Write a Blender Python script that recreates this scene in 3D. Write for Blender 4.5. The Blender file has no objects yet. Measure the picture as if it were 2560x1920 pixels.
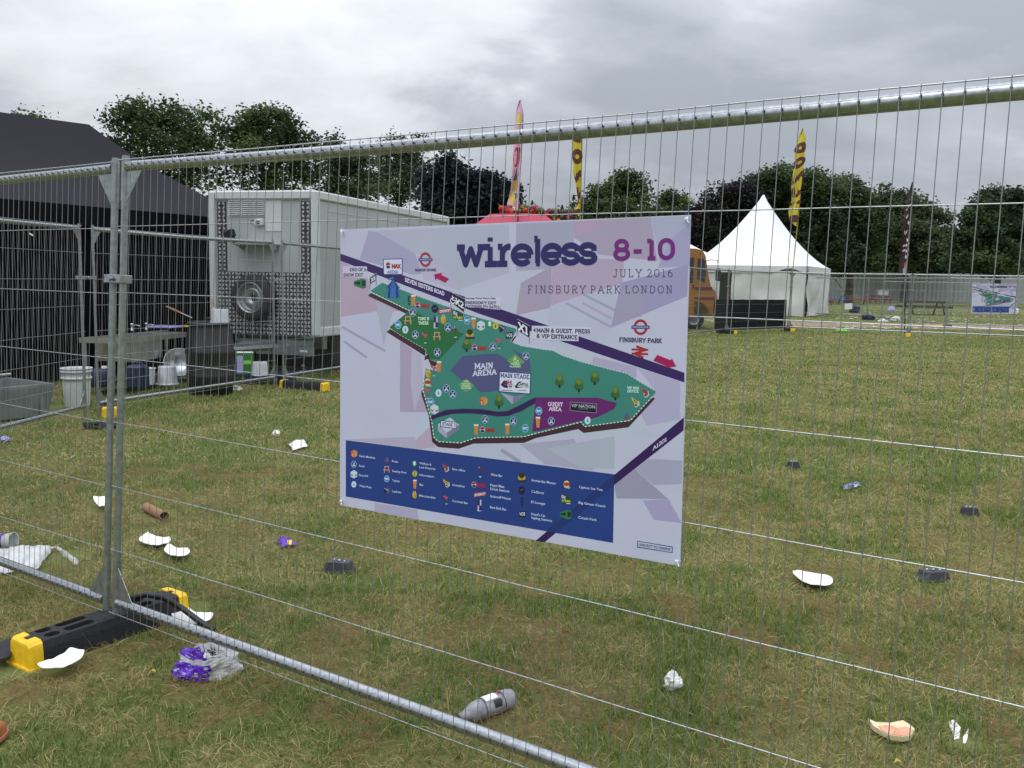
import bpy, bmesh, math, random
import numpy as np
from mathutils import Vector, Matrix, noise as mnoise
from mathutils.geometry import delaunay_2d_cdt
random.seed(7); RNG = np.random.default_rng(11)
R = math.radians
SC = bpy.context.scene
COL = SC.collection
# ------------------------------------------------------------------ camera
CF, CPITCH, CROLL, CH = 2228.4, 0.1164, 0.0208, 1.5186
cp, sp, cr, sr = math.cos(CPITCH), math.sin(CPITCH), math.cos(CROLL), math.sin(CROLL)
Ru, Uu, Fw = Vector((1, 0, 0)), Vector((0, sp, cp)), Vector((0, cp, -sp))
Rx, Ux = cr * Ru + sr * Uu, cr * Uu - sr * Ru
cam = bpy.data.cameras.new('camera')
cam.sensor_width = 36; cam.lens = CF / 2560 * 36; cam.clip_start = .05; cam.clip_end = 2000
camo = bpy.data.objects.new('camera', cam); COL.objects.link(camo)
mw = Matrix((Rx, Ux, -Fw)).transposed().to_4x4(); mw.translation = (0, 0, CH)
camo.matrix_world = mw; SC.camera = camo
# ------------------------------------------------------------------ world, sun
w = bpy.data.worlds.new('World'); SC.world = w; w.use_nodes = True
nt = w.node_tree; nt.nodes.clear()
def N_(t, **k):
    n = nt.nodes.new(t)
    for a, b in k.items(): setattr(n, a, b)
    return n
def math_n(op, a, b=None, clamp=False):
    n = N_('ShaderNodeMath', operation=op, use_clamp=clamp)
    for i, v in enumerate((a, b)):
        if v is None: continue
        if isinstance(v, (int, float)): n.inputs[i].default_value = v
        else: nt.links.new(v, n.inputs[i])
    return n.outputs[0]
SUN_EL, SUN_AZ = R(56), R(215)          # sun behind the cloud, behind-left of the camera
sky = N_('ShaderNodeTexSky', sky_type='NISHITA', sun_disc=False, sun_elevation=SUN_EL, sun_rotation=SUN_AZ, air_density=1, dust_density=3)
tc = N_('ShaderNodeTexCoord'); sep = N_('ShaderNodeSeparateXYZ'); nt.links.new(tc.outputs['Generated'], sep.inputs[0])
zz = math_n('ADD', math_n('MAXIMUM', sep.outputs[2], 0.0), 0.42)
cmb = N_('ShaderNodeCombineXYZ')
nt.links.new(math_n('DIVIDE', sep.outputs[0], zz), cmb.inputs[0])
nt.links.new(math_n('DIVIDE', sep.outputs[1], zz), cmb.inputs[1])
mp = N_('ShaderNodeMapping'); mp.inputs['Scale'].default_value = (1.3, 1.8, 1); mp.inputs['Location'].default_value = (2.39, 14.56, 0)
mp.inputs['Rotation'].default_value = (0, 0, R(-22))
nt.links.new(cmb.outputs[0], mp.inputs[0])
def noise_(scale, det, rough, dist=0.0):
    n = N_('ShaderNodeTexNoise'); n.inputs['Scale'].default_value = scale; n.inputs['Detail'].default_value = det
    n.inputs['Roughness'].default_value = rough; n.inputs['Distortion'].default_value = dist
    nt.links.new(mp.outputs[0], n.inputs['Vector']); return n.outputs['Fac']
nA, nB = noise_(.85, 7, .5, .25), noise_(2.6, 5, .55, .3)
nm = math_n('ADD', math_n('MULTIPLY', nA, .68), math_n('MULTIPLY', nB, .32))
rmp = N_('ShaderNodeValToRGB'); cre = rmp.color_ramp
cre.elements[0].position, cre.elements[0].color = .39, (.45, .49, .55, 1)
cre.elements[1].position, cre.elements[1].color = .60, (.94, .97, 1.05, 1)
e = cre.elements.new(.485); e.color = (.61, .655, .725, 1)
e = cre.elements.new(.53); e.color = (.80, .83, .89, 1)
nt.links.new(nm, rmp.inputs[0])
# thicker light comes from overhead
elv = math_n('MULTIPLY_ADD', math_n('POWER', math_n('MAXIMUM', sep.outputs[2], 0), 1.6), 2.5); 
elv.node.inputs[2].default_value = .80
elv2 = math_n('MULTIPLY', math_n('MULTIPLY', elv, 10.0), 1.0)
mul = N_('ShaderNodeVectorMath', operation='SCALE'); nt.links.new(rmp.outputs[0], mul.inputs[0]); nt.links.new(elv2, mul.inputs['Scale'])
mx = N_('ShaderNodeMix', data_type='RGBA'); mx.inputs[0].default_value = .94
nt.links.new(sky.outputs[0], mx.inputs[6]); nt.links.new(mul.outputs[0], mx.inputs[7])
bg = N_('ShaderNodeBackground'); bg.inputs[1].default_value = .1; nt.links.new(mx.outputs[2], bg.inputs[0])
wo = N_('ShaderNodeOutputWorld'); nt.links.new(bg.outputs[0], wo.inputs[0])
sl = bpy.data.lights.new('sun', 'SUN'); sl.energy = .55; sl.angle = R(25); sl.color = (1, .97, .92)
so = bpy.data.objects.new('sun', sl); COL.objects.link(so)
sd = Vector((math.sin(SUN_AZ) * math.cos(SUN_EL), math.cos(SUN_AZ) * math.cos(SUN_EL), math.sin(SUN_EL)))
so.rotation_euler = sd.to_track_quat('Z', 'Y').to_euler()
SC.view_settings.view_transform = 'Standard'; SC.view_settings.look = 'None'
SC.view_settings.exposure = 0; SC.view_settings.gamma = 1
SC.cycles.max_bounces = 6; SC.cycles.transparent_max_bounces = 12
# ------------------------------------------------------------------ pixel -> place
def ray(x, y):
    a, b = (x - 1280) / CF, (y - 960) / CF
    u, v = cr * a + sr * b, -sr * a + cr * b
    return Vector((u, cp - v * sp, -sp - v * cp))
OC = Vector((0, 0, CH))
def G(x, y, z=0.):
    d = ray(x, y); return OC + d * ((z - CH) / d.z)
def at(x, y, Y):
    d = ray(x, y); return OC + d * (Y / d.y)
def onplane(x, y, P, N):
    d = ray(x, y); return OC + d * ((P - OC).dot(N) / d.dot(N))
def S(r, g=None, b=None):
    if g is None: r, g, b = (r >> 16) & 255, (r >> 8) & 255, r & 255
    f = lambda c: ((c / 255 + .055) / 1.055) ** 2.4 if c > 10 else c / 255 / 12.92
    return (f(r), f(g), f(b))
# ------------------------------------------------------------------ materials
def mat(name, col, rough=.6, metal=0., var=.12, scale=9., bump=0., bscale=None, col2=None, spec=.5, alpha=None, attr=None, thresh=None, subs=0., tr=0.):
    m = bpy.data.materials.new(name); m.use_nodes = True
    t = m.node_tree; ns, ln = t.nodes, t.links; b = ns['Principled BSDF']
    b.inputs['Roughness'].default_value = rough; b.inputs['Metallic'].default_value = metal
    b.inputs['Specular IOR Level'].default_value = spec
    co = ns.new('ShaderNodeTexCoord')
    nz = ns.new('ShaderNodeTexNoise'); nz.inputs['Scale'].default_value = scale; nz.inputs['Detail'].default_value = 6
    ln.new(co.outputs['Object'], nz.inputs['Vector'])
    mr = ns.new('ShaderNodeMapRange'); ln.new(nz.outputs['Fac'], mr.inputs[0])
    mr.inputs[1].default_value, mr.inputs[2].default_value = thresh or (.3, .7)
    mixn = ns.new('ShaderNodeMix'); mixn.data_type = 'RGBA'; ln.new(mr.outputs[0], mixn.inputs[0])
    if attr:
        at_ = ns.new('ShaderNodeAttribute'); at_.attribute_name = attr
        hs = ns.new('ShaderNodeHueSaturation'); hs.inputs['Value'].default_value = 1 - var; ln.new(at_.outputs['Color'], hs.inputs['Color'])
        hs2 = ns.new('ShaderNodeHueSaturation'); hs2.inputs['Value'].default_value = 1 + var; ln.new(at_.outputs['Color'], hs2.inputs['Color'])
        ln.new(hs.outputs[0], mixn.inputs[6]); ln.new(hs2.outputs[0], mixn.inputs[7])
    else:
        c2 = col2 or tuple(min(1, c * (1 + var)) for c in col); c1 = col if col2 else tuple(c * (1 - var) for c in col)
        mixn.inputs[6].default_value = (*c1, 1); mixn.inputs[7].default_value = (*c2, 1)
    ln.new(mixn.outputs[2], b.inputs['Base Color'])
    if bump:
        bn = ns.new('ShaderNodeTexNoise'); bn.inputs['Scale'].default_value = bscale or scale * 4; bn.inputs['Detail'].default_value = 4
        ln.new(co.outputs['Object'], bn.inputs['Vector'])
        bp = ns.new('ShaderNodeBump'); bp.inputs['Strength'].default_value = bump; bp.inputs['Distance'].default_value = .01
        ln.new(bn.outputs['Fac'], bp.inputs['Height']); ln.new(bp.outputs[0], b.inputs['Normal'])
    if alpha is not None: b.inputs['Alpha'].default_value = alpha
    if tr: b.inputs['Transmission Weight'].default_value = tr
    return m
M = {}
M['galv'] = mat('galvanised_steel', (.37, .39, .41), .25, .9, .22, 60, .02, 120)
M['galv2'] = mat('weathered_galvanised_steel', (.30, .325, .33), .34, .75, .22, 45, .03, 160)
M['wire'] = mat('galvanised_wire_shaded', (.25, .26, .26), .4, .6, .1, 30)  # upright wires: shaded tone of the mesh steel put into the colour
M['wire_skylit'] = mat('galvanised_wire_skylit', (.52, .55, .58), .28, .85, .1, 30)  # horizontal wires: same steel, brighter colour painted for the sky catching them
M['alu'] = mat('aluminium', (.55, .57, .58), .35, .9, .12, 12, .05)
M['steel'] = mat('stainless_steel', (.50, .49, .46), .32, .9, .15, 6, .05)
M['rubber'] = mat('recycled_rubber', (.014, .015, .019), .75, 0, .35, 60, .6, 140)
M['yellow'] = mat('yellow_plastic', (.80, .50, .012), .45, 0, .12, 30, .12, 80)
M['print'] = mat('printed_vinyl', (1, 1, 1), .3, 0, .03, 5, .35, 2.2, attr='Col', spec=.45)
M['zip'] = mat('white_nylon', (.75, .76, .76), .4)
M['ink'] = mat('matt_print', (1, 1, 1), .6, 0, .06, 20, attr='Col', spec=.25)
M['black'] = mat('black_plastic', (.008, .008, .0095), .45, 0, .2, 20)
M['dark'] = mat('dark_fabric', (.0055, .0052, .008), .9, 0, .25, 3, .15, 60, spec=.1)
M['curtain'] = mat('black_curtain', (.0042, .0042, .0066), .9, 0, .3, 2, .1, 50, spec=.06)
M['canopy'] = mat('purple_grey_canvas', (.0112, .0092, .0155), .78, 0, .12, 1.6, .12, 5, spec=.2)
M['white'] = mat('white_gloss_panel', (.37, .395, .40), .3, 0, .05, 1.3, .02)
M['whitew'] = mat('white_plastic', (.52, .54, .54), .4, 0, .05, 8)
M['paper'] = mat('white_paper', (.60, .57, .50), .7, 0, .05, 14, .05, col2=(.79, .79, .78), thresh=(.3, .48))
M['leafy'] = mat('yellowed_leaf', (.42, .36, .06), .6)
M['ypole'] = mat('yellow_pole', (.33, .26, .05), .5)
M['clear'] = mat('cloudy_clear_plastic', (.72, .75, .80), .25, 0, .1, 14, .1, alpha=.62)
M['film'] = mat('clear_film', (.80, .80, .86), .12, 0, .15, 25, .5, 40, alpha=.40, spec=.8)
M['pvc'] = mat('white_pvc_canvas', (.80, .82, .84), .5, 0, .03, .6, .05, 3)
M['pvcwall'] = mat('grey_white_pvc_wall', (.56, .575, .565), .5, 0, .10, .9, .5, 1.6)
M['plate'] = mat('tread_plate_base', (.05, .05, .054), .5, .4, .3, 10)
M['stud'] = mat('tread_plate_stud', (.52, .52, .53), .4, .35, .2, 8)
M['glass'] = mat('dark_glass', (.02, .024, .028), .08, 0, .1, 3)
M['bus'] = mat('orange_yellow_paint', (.29, .130, .026), .35, 0, .07, 3)
M['maroon'] = mat('maroon_paint', (.14, .022, .028), .4, 0, .07, 3)
M['wood'] = mat('dark_stained_wood', (.055, .040, .026), .8, 0, .3, 12, .2)
M['timber'] = mat('bare_timber', (.26, .15, .07), .75, 0, .25, 10, .2)
M['blue'] = mat('blue_plastic', (.007, .017, .055), .45, 0, .2, 8)
M['bluewood'] = mat('blue_painted_wood', (.03, .14, .36), .6, 0, .2, 8)
M['pinkwood'] = mat('pink_painted_wood', (.36, .035, .13), .6, 0, .2, 8)
M['redwood'] = mat('crimson_painted_wood', (.30, .022, .075), .6, 0, .2, 8)
M['pink'] = mat('pink_canvas', (.42, .030, .075), .6, 0, .08, 2, .1, 6)
M['hoard'] = mat('grey_steel_hoarding', (.31, .335, .33), .55, .2, .1, .5)
M['card'] = mat('brown_cardboard', (.27, .15, .085), .8, 0, .15, 20, .1)
M['tan'] = mat('tan_leather', (.36, .115, .04), .5, 0, .2, 20, .2)
M['sole'] = mat('pale_sole', (.40, .17, .10), .7, 0, .15, 20, .1)
M['leaf'] = mat('leaves', (1, 1, 1), .55, 0, .18, .6, attr='Col', spec=.25)
M['bark'] = mat('bark', (.045, .036, .027), .9, 0, .3, 3, .5, 9)
M['grass'] = mat('grass_blades', (1, 1, 1), .6, 0, .08, 1.0, attr='Col', spec=.12)
M['purple'] = mat('purple_film', (.10, .018, .40), .2, 0, .3, 25, .2)
M['lilac'] = mat('lilac_plastic', (.40, .38, .72), .35, 0, .1, 8)
M['tape'] = mat('grey_bottle_plastic', (.25, .25, .275), .6, 0, .3, 40, .15)
M['navy'] = mat('navy_foil', (.02, .028, .12), .25, .3, .2, 60, .3, 90, col2=(.45, .5, .6), thresh=(.52, .56))
M['tray'] = mat('black_food_plastic', (.032, .033, .042), .4, 0, .2, 30, .1)
M['bagfilm'] = mat('thin_white_film', (.70, .71, .72), .3, 0, .1, 20, .15, alpha=.78)
M['rindpale'] = mat('melon_rind', (.66, .58, .36), .6, 0, .12, 25, .1)
M['rindpink'] = mat('melon_flesh', (.66, .20, .13), .5, 0, .2, 30, .2, col2=(.70, .42, .27))
M['green'] = mat('bright_green_plastic', (.22, .72, .06), .5)
M['greenbox'] = mat('green_card', (.03, .16, .03), .6)
M['lampglass'] = mat('lamp_lens', (.35, .4, .38), .1)
M['zinc'] = mat('dull_zinc_sheet', (.21, .23, .24), .45, .35, .25, 5, .05)
M['rust'] = mat('rusty_steel', (.10, .07, .05), .8, .3, .3, 10, .2)
M['beige'] = mat('beige_plastic', (.34, .30, .23), .6)
for k_, f_ in (('leaf', .38), ('grass', .25)):          # light passes through leaves and blades
    t = M[k_].node_tree; b = t.nodes['Principled BSDF']; tl = t.nodes.new('ShaderNodeBsdfTranslucent'); mxs = t.nodes.new('ShaderNodeMixShader'); mxs.inputs[0].default_value = f_
    t.links.new(b.inputs['Base Color'].links[0].from_socket, tl.inputs['Color']); t.links.new(b.outputs[0], mxs.inputs[1]); t.links.new(tl.outputs[0], mxs.inputs[2]); t.links.new(mxs.outputs[0], t.nodes['Material Output'].inputs['Surface'])
# ------------------------------------------------------------------ mesh builder
class MB:
    def __init__(s): s.v = []; s.f = []; s.m = []; s.c = []; s.s = []
    def add(s, vs, fs, m=0, col=(1, 1, 1), sm=False):
        o = len(s.v); s.v.extend(tuple(v) for v in vs)
        for f in fs: s.f.append([i + o for i in f]); s.m.append(m); s.c.append(col); s.s.append(sm)
    def hexa(s, p, m=0, col=(1, 1, 1)):          # 8 points: bottom loop, top loop
        s.add(p, [(3, 2, 1, 0), (4, 5, 6, 7), (0, 1, 5, 4), (1, 2, 6, 5), (2, 3, 7, 6), (3, 0, 4, 7)], m, col)
    def box(s, c, d, X=None, m=0, col=(1, 1, 1), taper=1.):
        c = Vector(c); X = X or Matrix.Identity(3); p = []
        for z in (-1, 1):
            k = taper if z > 0 else 1
            for x, y in ((-1, -1), (1, -1), (1, 1), (-1, 1)):
                p.append(c + X @ Vector((x * d[0] / 2 * k, y * d[1] / 2 * k, z * d[2] / 2)))
        s.hexa(p, m, col)
    def bbox(s, c, d, X=None, m=0, col=(1, 1, 1), bev=.01):   # box with bevelled vertical and top edges
        c = Vector(c); X = X or Matrix.Identity(3); loops = []
        hx, hy, hz = d[0] / 2, d[1] / 2, d[2] / 2
        for z, i in ((-hz, bev), (-hz + bev, 0), (hz - bev, 0), (hz, bev)):
            b = bev * .6; x, y = hx - i, hy - i
            L = [(-x + b, -y), (x - b, -y), (x, -y + b), (x, y - b), (x - b, y), (-x + b, y), (-x, y - b), (-x, -y + b)]
            loops.append([c + X @ Vector((a, e_, z)) for a, e_ in L])
        s.loft(loops, m, col, closed=True, caps=True)
    def loft(s, loops, m=0, col=(1, 1, 1), closed=True, caps=False, sm=False):
        n = len(loops[0]); vs = [v for L in loops for v in L]; fs = []
        for i in range(len(loops) - 1):
            for j in range(n if closed else n - 1):
                k = (j + 1) % n; fs.append((i * n + j, i * n + k, (i + 1) * n + k, (i + 1) * n + j))
        s.add(vs, fs, m, col, sm)
        if caps:
            s.add(loops[0][::-1], [range(n)], m, col); s.add(loops[-1], [range(n)], m, col)
    def tube(s, pts, r, n=8, m=0, col=(1, 1, 1), caps=True, sm=True, prof=None):
        pts = [Vector(p) for p in pts]; rs = r if isinstance(r, (list, tuple)) else [r] * len(pts)
        loops = []; up = None
        for i, p in enumerate(pts):
            t = (pts[min(i + 1, len(pts) - 1)] - pts[max(i - 1, 0)]).normalized()
            if up is None: up = Vector((0, 0, 1)) if abs(t.z) < .9 else Vector((1, 0, 0))
            a = t.cross(up).normalized(); up = a.cross(t).normalized()
            loops.append([p + (a * math.cos(q) + up * math.sin(q)) * rs[i] * (prof(q) if prof else 1) for q in [j * 2 * math.pi / n for j in range(n)]])
        s.loft(loops, m, col, True, caps, sm)
    def lathe(s, prof, c, n=20, m=0, col=(1, 1, 1), X=None, caps=False, sm=True):
        c = Vector(c); X = X or Matrix.Identity(3)
        s.loft([[c + X @ Vector((r * math.cos(q), r * math.sin(q), z)) for q in [j * 2 * math.pi / n for j in range(n)]] for r, z in prof], m, col, True, caps, sm)
    def prism(s, pts, off, m=0, col=(1, 1, 1)):
        pts = [Vector(p) for p in pts]; off = Vector(off); n = len(pts)
        s.add(pts + [p + off for p in pts], [list(range(n))[::-1], list(range(n, 2 * n))] + [(i, (i + 1) % n, n + (i + 1) % n, n + i) for i in range(n)], m, col)
    def ball(s, c, r, m=0, col=(1, 1, 1), X=None, n=12, k=8, noise=0., sm=True):
        c = Vector(c); r = r if isinstance(r, (tuple, list)) else (r, r, r); X = X or Matrix.Identity(3); L = []
        for i in range(k + 1):
            ph = math.pi * i / k; ph = min(max(ph, .02), math.pi - .02); ring = []
            for j in range(n):
                q = 2 * math.pi * j / n; d = Vector((math.sin(ph) * math.cos(q), math.sin(ph) * math.sin(q), -math.cos(ph)))
                f = 1 + (noise * mnoise.noise(d * 2.3 + c * 9) if noise else 0)
                ring.append(c + X @ Vector((d.x * r[0] * f, d.y * r[1] * f, d.z * r[2] * f)))
            L.append(ring)
        s.loft(L, m, col, True, True, sm)
    def build(s, name, mats, parent=None, kind=None, world=True):
        me = bpy.data.meshes.new(name)
        mats = mats if isinstance(mats, (list, tuple)) else [mats]
        o = bpy.data.objects.new(name, me); COL.objects.link(o)
        V = np.array(s.v, dtype=float)
        if parent is not None:
            o.parent = parent
            if world:
                Mx = Matrix.Identity(4); q = parent
                while q is not None: Mx = q.matrix_basis @ Mx; q = q.parent
                I = np.array(Mx.inverted()); V = V @ I[:3, :3].T + I[:3, 3]
        else:
            c = np.array([(V[:, 0].min() + V[:, 0].max()) / 2, (V[:, 1].min() + V[:, 1].max()) / 2, V[:, 2].min()])
            V = V - c; o.location = c
        me.from_pydata([tuple(v) for v in V], [], s.f)
        for m in mats: me.materials.append(M[m] if isinstance(m, str) else m)
        me.polygons.foreach_set('material_index', s.m); me.polygons.foreach_set('use_smooth', s.s)
        if any(c != (1, 1, 1) for c in s.c):
            ca = me.color_attributes.new('Col', 'FLOAT_COLOR', 'CORNER')
            tot = np.repeat(np.array([(c[0], c[1], c[2], 1.) for c in s.c]), [len(f) for f in s.f], axis=0)
            ca.data.foreach_set('color', tot.ravel())
        me.update()
        if kind: o['kind'] = kind
        return o
def tag(o, label, cat, group=None):
    o['label'] = label; o['category'] = cat
    if group: o['group'] = group
    return o
def thing(name, label, cat, loc=(0, 0, 0), rot=(0, 0, 0), group=None):
    o = bpy.data.objects.new(name, None); COL.objects.link(o); o.location = loc; o.rotation_euler = rot
    o.empty_display_size = .1
    return tag(o, label, cat, group)
def rotz(a): return Matrix.Rotation(a, 3, 'Z')
KIDS = {}
def copy_tree(o, loc, rot, label, group=None, scale=None):
    kids = KIDS.setdefault(o.name, [])
    if not kids:
        for c in COL.objects:
            if c.parent is o: kids.append((c, [d for d in COL.objects if d.parent is c]))
    r = o.copy(); COL.objects.link(r); r.location = loc; r.rotation_euler = rot
    if scale: r.scale = scale
    r['label'] = label
    if group: r['group'] = group
    for c, g in kids:
        a = c.copy(); COL.objects.link(a); a.parent = r
        for d in g:
            b = d.copy(); COL.objects.link(b); b.parent = a
    return r
# ------------------------------------------------------------------ ground
def ground_mat():
    m = bpy.data.materials.new('turf_ground'); m.use_nodes = True; t = m.node_tree; ns, ln = t.nodes, t.links; b = ns['Principled BSDF']
    b.inputs['Roughness'].default_value = .9; b.inputs['Specular IOR Level'].default_value = .1
    g = ns.new('ShaderNodeNewGeometry')
    def nz(sc, det=6):
        n = ns.new('ShaderNodeTexNoise'); n.inputs['Scale'].default_value = sc; n.inputs['Detail'].default_value = det; ln.new(g.outputs['Position'], n.inputs['Vector']); return n.outputs['Fac']
    def ramp(f, stops):
        r = ns.new('ShaderNodeValToRGB'); e = r.color_ramp.elements
        e[0].position, e[0].color = stops[0][0], (*stops[0][1], 1); e[1].position, e[1].color = stops[-1][0], (*stops[-1][1], 1)
        for p, c in stops[1:-1]: q = e.new(p); q.color = (*c, 1)
        ln.new(f, r.inputs[0]); return r.outputs[0]
    def mix(a, b_, f):
        x = ns.new('ShaderNodeMix'); x.data_type = 'RGBA'; ln.new(a, x.inputs[6]); ln.new(b_, x.inputs[7])
        if isinstance(f, float): x.inputs[0].default_value = f
        else: ln.new(f, x.inputs[0])
        return x.outputs[2]
    big = ramp(nz(.22, 5), [(.36, (.095, .155, .036)), (.5, (.13, .170, .046)), (.66, (.21, .195, .08))])
    mid = ramp(nz(2.6, 7), [(.34, (.075, .13, .028)), (.5, (.15, .175, .052)), (.66, (.26, .22, .095))])
    fine = ramp(nz(38, 4), [(.35, (.05, .05, .02)), (.65, (.17, .15, .06))])
    c = mix(mix(big, mid, .5), fine, .35); ln.new(c, b.inputs['Base Color'])
    bp = ns.new('ShaderNodeBump'); bp.inputs['Strength'].default_value = .8; bp.inputs['Distance'].default_value = .03
    ln.new(nz(24, 8), bp.inputs['Height']); ln.new(bp.outputs[0], b.inputs['Normal'])
    return m
M['ground'] = ground_mat()
mb = MB(); n = 48
mb.add([(600 * math.cos(2 * math.pi * i / n), 600 * math.sin(2 * math.pi * i / n), 0) for i in range(n)], [range(n)])
mb.build('ground', 'ground', kind='structure')
M['path'] = mat('worn_earth', (.185, .135, .078), .95, 0, .3, 1.2, .4, 20, col2=(.275, .215, .125))
mb = MB(); a, b = [], []
for i in range(60):
    x = 8 + i * .62
    y0 = 33.6 + .025 * (x - 13) * 4 * .3 + .5 * mnoise.noise((x * .5, 1, 0)); y1 = 38.6 - .03 * (x - 13) + .6 * mnoise.noise((x * .45, 5, 0))
    a.append((x, y0, .004)); b.append((x, y1, .004))
mb.loft([a, b], closed=False); mb.build('path', 'path', kind='structure')
# ------------------------------------------------------------------ grass (stuff)
TBL = RNG.random((256, 256))
def vn(x, y, s, o=0):
    x, y = x * s + 37.1 * (o + 1), y * s + 11.7 * (o + 3); i, j = np.floor(x).astype(int), np.floor(y).astype(int); u, v = x - i, y - j
    u, v = u * u * (3 - 2 * u), v * v * (3 - 2 * v); T = lambda a, b: TBL[a & 255, b & 255]
    return (T(i, j) * (1 - u) + T(i + 1, j) * u) * (1 - v) + (T(i, j + 1) * (1 - u) + T(i + 1, j + 1) * u) * v
def fbm(x, y, s, o=0): return (vn(x, y, s, o) * .5 + vn(x, y, s * 2.1, o + 1) * .3 + vn(x, y, s * 4.3, o + 2) * .2)
NOGRASS = []          # (x, y, r)
def make_grass():
    P, C = [], []
    def band(y0, y1, dens, ln, wd, flat=0.):
        area = (.62 * (y0 + y1) + 3.0) * (y1 - y0); n = int(area * dens)
        y = np.sqrt(RNG.random(n) * (y1 ** 2 - y0 ** 2) + y0 ** 2); x = (RNG.random(n) * 2 - 1) * (.62 * y + 1.5)
        keep = np.ones(n, bool)
        for cx, cy, r in NOGRASS: keep &= (x - cx) ** 2 + (y - cy) ** 2 > r * r
        keep &= ~((x > 8) & (x < 44) & (y > 33.4) & (y < 38.6) & (RNG.random(n) < .85))
        x, y = x[keep], y[keep]; n = len(x)
        dry = fbm(x, y, 2.7) * .7 + fbm(x, y, 9.5, 5) * .3; dry = (dry - .5) * 3.4 + (.63 if y0 < 4 else .53 if y0 < 8 else .43) + (vn(x, y, .45, 9) - .5) * .6
        rust = fbm(x, y, 4.6, 21) * .8 + vn(x, y, .8, 30) * .2; rust = np.clip((rust - (.55 if y0 < 6 else .585)) * 13, 0, 1)
        if y0 > 11: rust *= .4
        kind = RNG.random(n); straw = kind < np.clip(dry, .12, .88); br = (RNG.random(n) < rust * .85)
        c = np.empty((n, 3)); r = RNG.random((n, 1))
        g1, g2 = np.array([.050, .118, .018]), np.array([.250, .315, .082])
        s1, s2 = np.array([.175, .150, .052]), np.array([.60, .475, .215])
        c[:] = g1 + (g2 - g1) * r; c[straw] = (s1 + (s2 - s1) * r)[straw]
        b1, b2 = np.array([.16, .088, .038]), np.array([.42, .25, .12]); c[br] = (b1 + (b2 - b1) * r)[br]
        if y0 < 4: c *= .88
        elif y0 < 7: c *= .94
        th = np.where(straw | br, R(52) + R(36) * RNG.random(n), R(12) + R(48) * RNG.random(n)); th = np.where(br, R(75) + R(14) * RNG.random(n), th)
        L = ln * (.45 + .8 * RNG.random(n)) * np.where(br, .7, 1); az = RNG.random(n) * 6.2832
        long_ = RNG.random(n) < .013; L = np.where(long_, L * 2.1, L); c[long_] = np.array([.50, .41, .20])
        W = wd * (.6 + .8 * RNG.random(n)) * np.where(straw, .85, 1)
        dx, dy = np.cos(az), np.sin(az); z0 = RNG.random(n) * .012 * (br | straw) + RNG.random(n) * .022 * br
        tw = RNG.random(n) * 2.4 - 1.2; wx, wy = -np.sin(az + tw * .6), np.cos(az + tw * .6); wz = np.sin(tw) * .5
        t1, t2 = th * .86, np.minimum(th * 1.16, R(95))
        h1, v1 = L * .5 * np.sin(t1), L * .5 * np.cos(t1); h2, v2 = h1 + L * .5 * np.sin(t2), np.maximum(v1 + L * .5 * np.cos(t2), .003)
        b0 = np.stack([x, y, z0], 1); m1 = np.stack([x + dx * h1, y + dy * h1, z0 + v1], 1); tp = np.stack([x + dx * h2, y + dy * h2, z0 + v2], 1)
        wv = np.stack([wx, wy, wz], 1) * (W / 2)[:, None]
        P.append(np.stack([b0 - wv, b0 + wv, m1 + wv * .85, m1 - wv * .85, tp], 1)); C.append(c)
    band(2.1, 4.2, 14500, .046, .0020); band(4.2, 7, 7600, .046, .0027); band(7, 11, 3000, .048, .0044)
    band(11, 18, 850, .05, .0085); band(18, 34, 330, .05, .011); band(34, 60, 50, .06, .022)
    P, C = np.concatenate(P), np.concatenate(C); n = len(P)
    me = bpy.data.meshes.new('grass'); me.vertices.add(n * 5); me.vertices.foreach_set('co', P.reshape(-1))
    me.loops.add(n * 7); me.polygons.add(n * 2)
    base = np.arange(n)[:, None] * 5; me.loops.foreach_set('vertex_index', (base + np.array([0, 1, 2, 3, 3, 2, 4])).ravel().astype(np.int32))
    st = (np.arange(n)[:, None] * 7 + np.array([0, 4])).ravel().astype(np.int32); me.polygons.foreach_set('loop_start', st)
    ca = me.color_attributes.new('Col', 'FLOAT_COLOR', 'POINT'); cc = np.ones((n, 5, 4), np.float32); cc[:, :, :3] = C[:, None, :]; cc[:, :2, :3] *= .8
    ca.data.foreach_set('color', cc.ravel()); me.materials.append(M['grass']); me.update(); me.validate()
    o = bpy.data.objects.new('grass', me); COL.objects.link(o); o['kind'] = 'stuff'
    o['label'] = 'short trampled grass, green tufts mixed with dry straw and rusty thatch'; o['category'] = 'grass'
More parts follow.
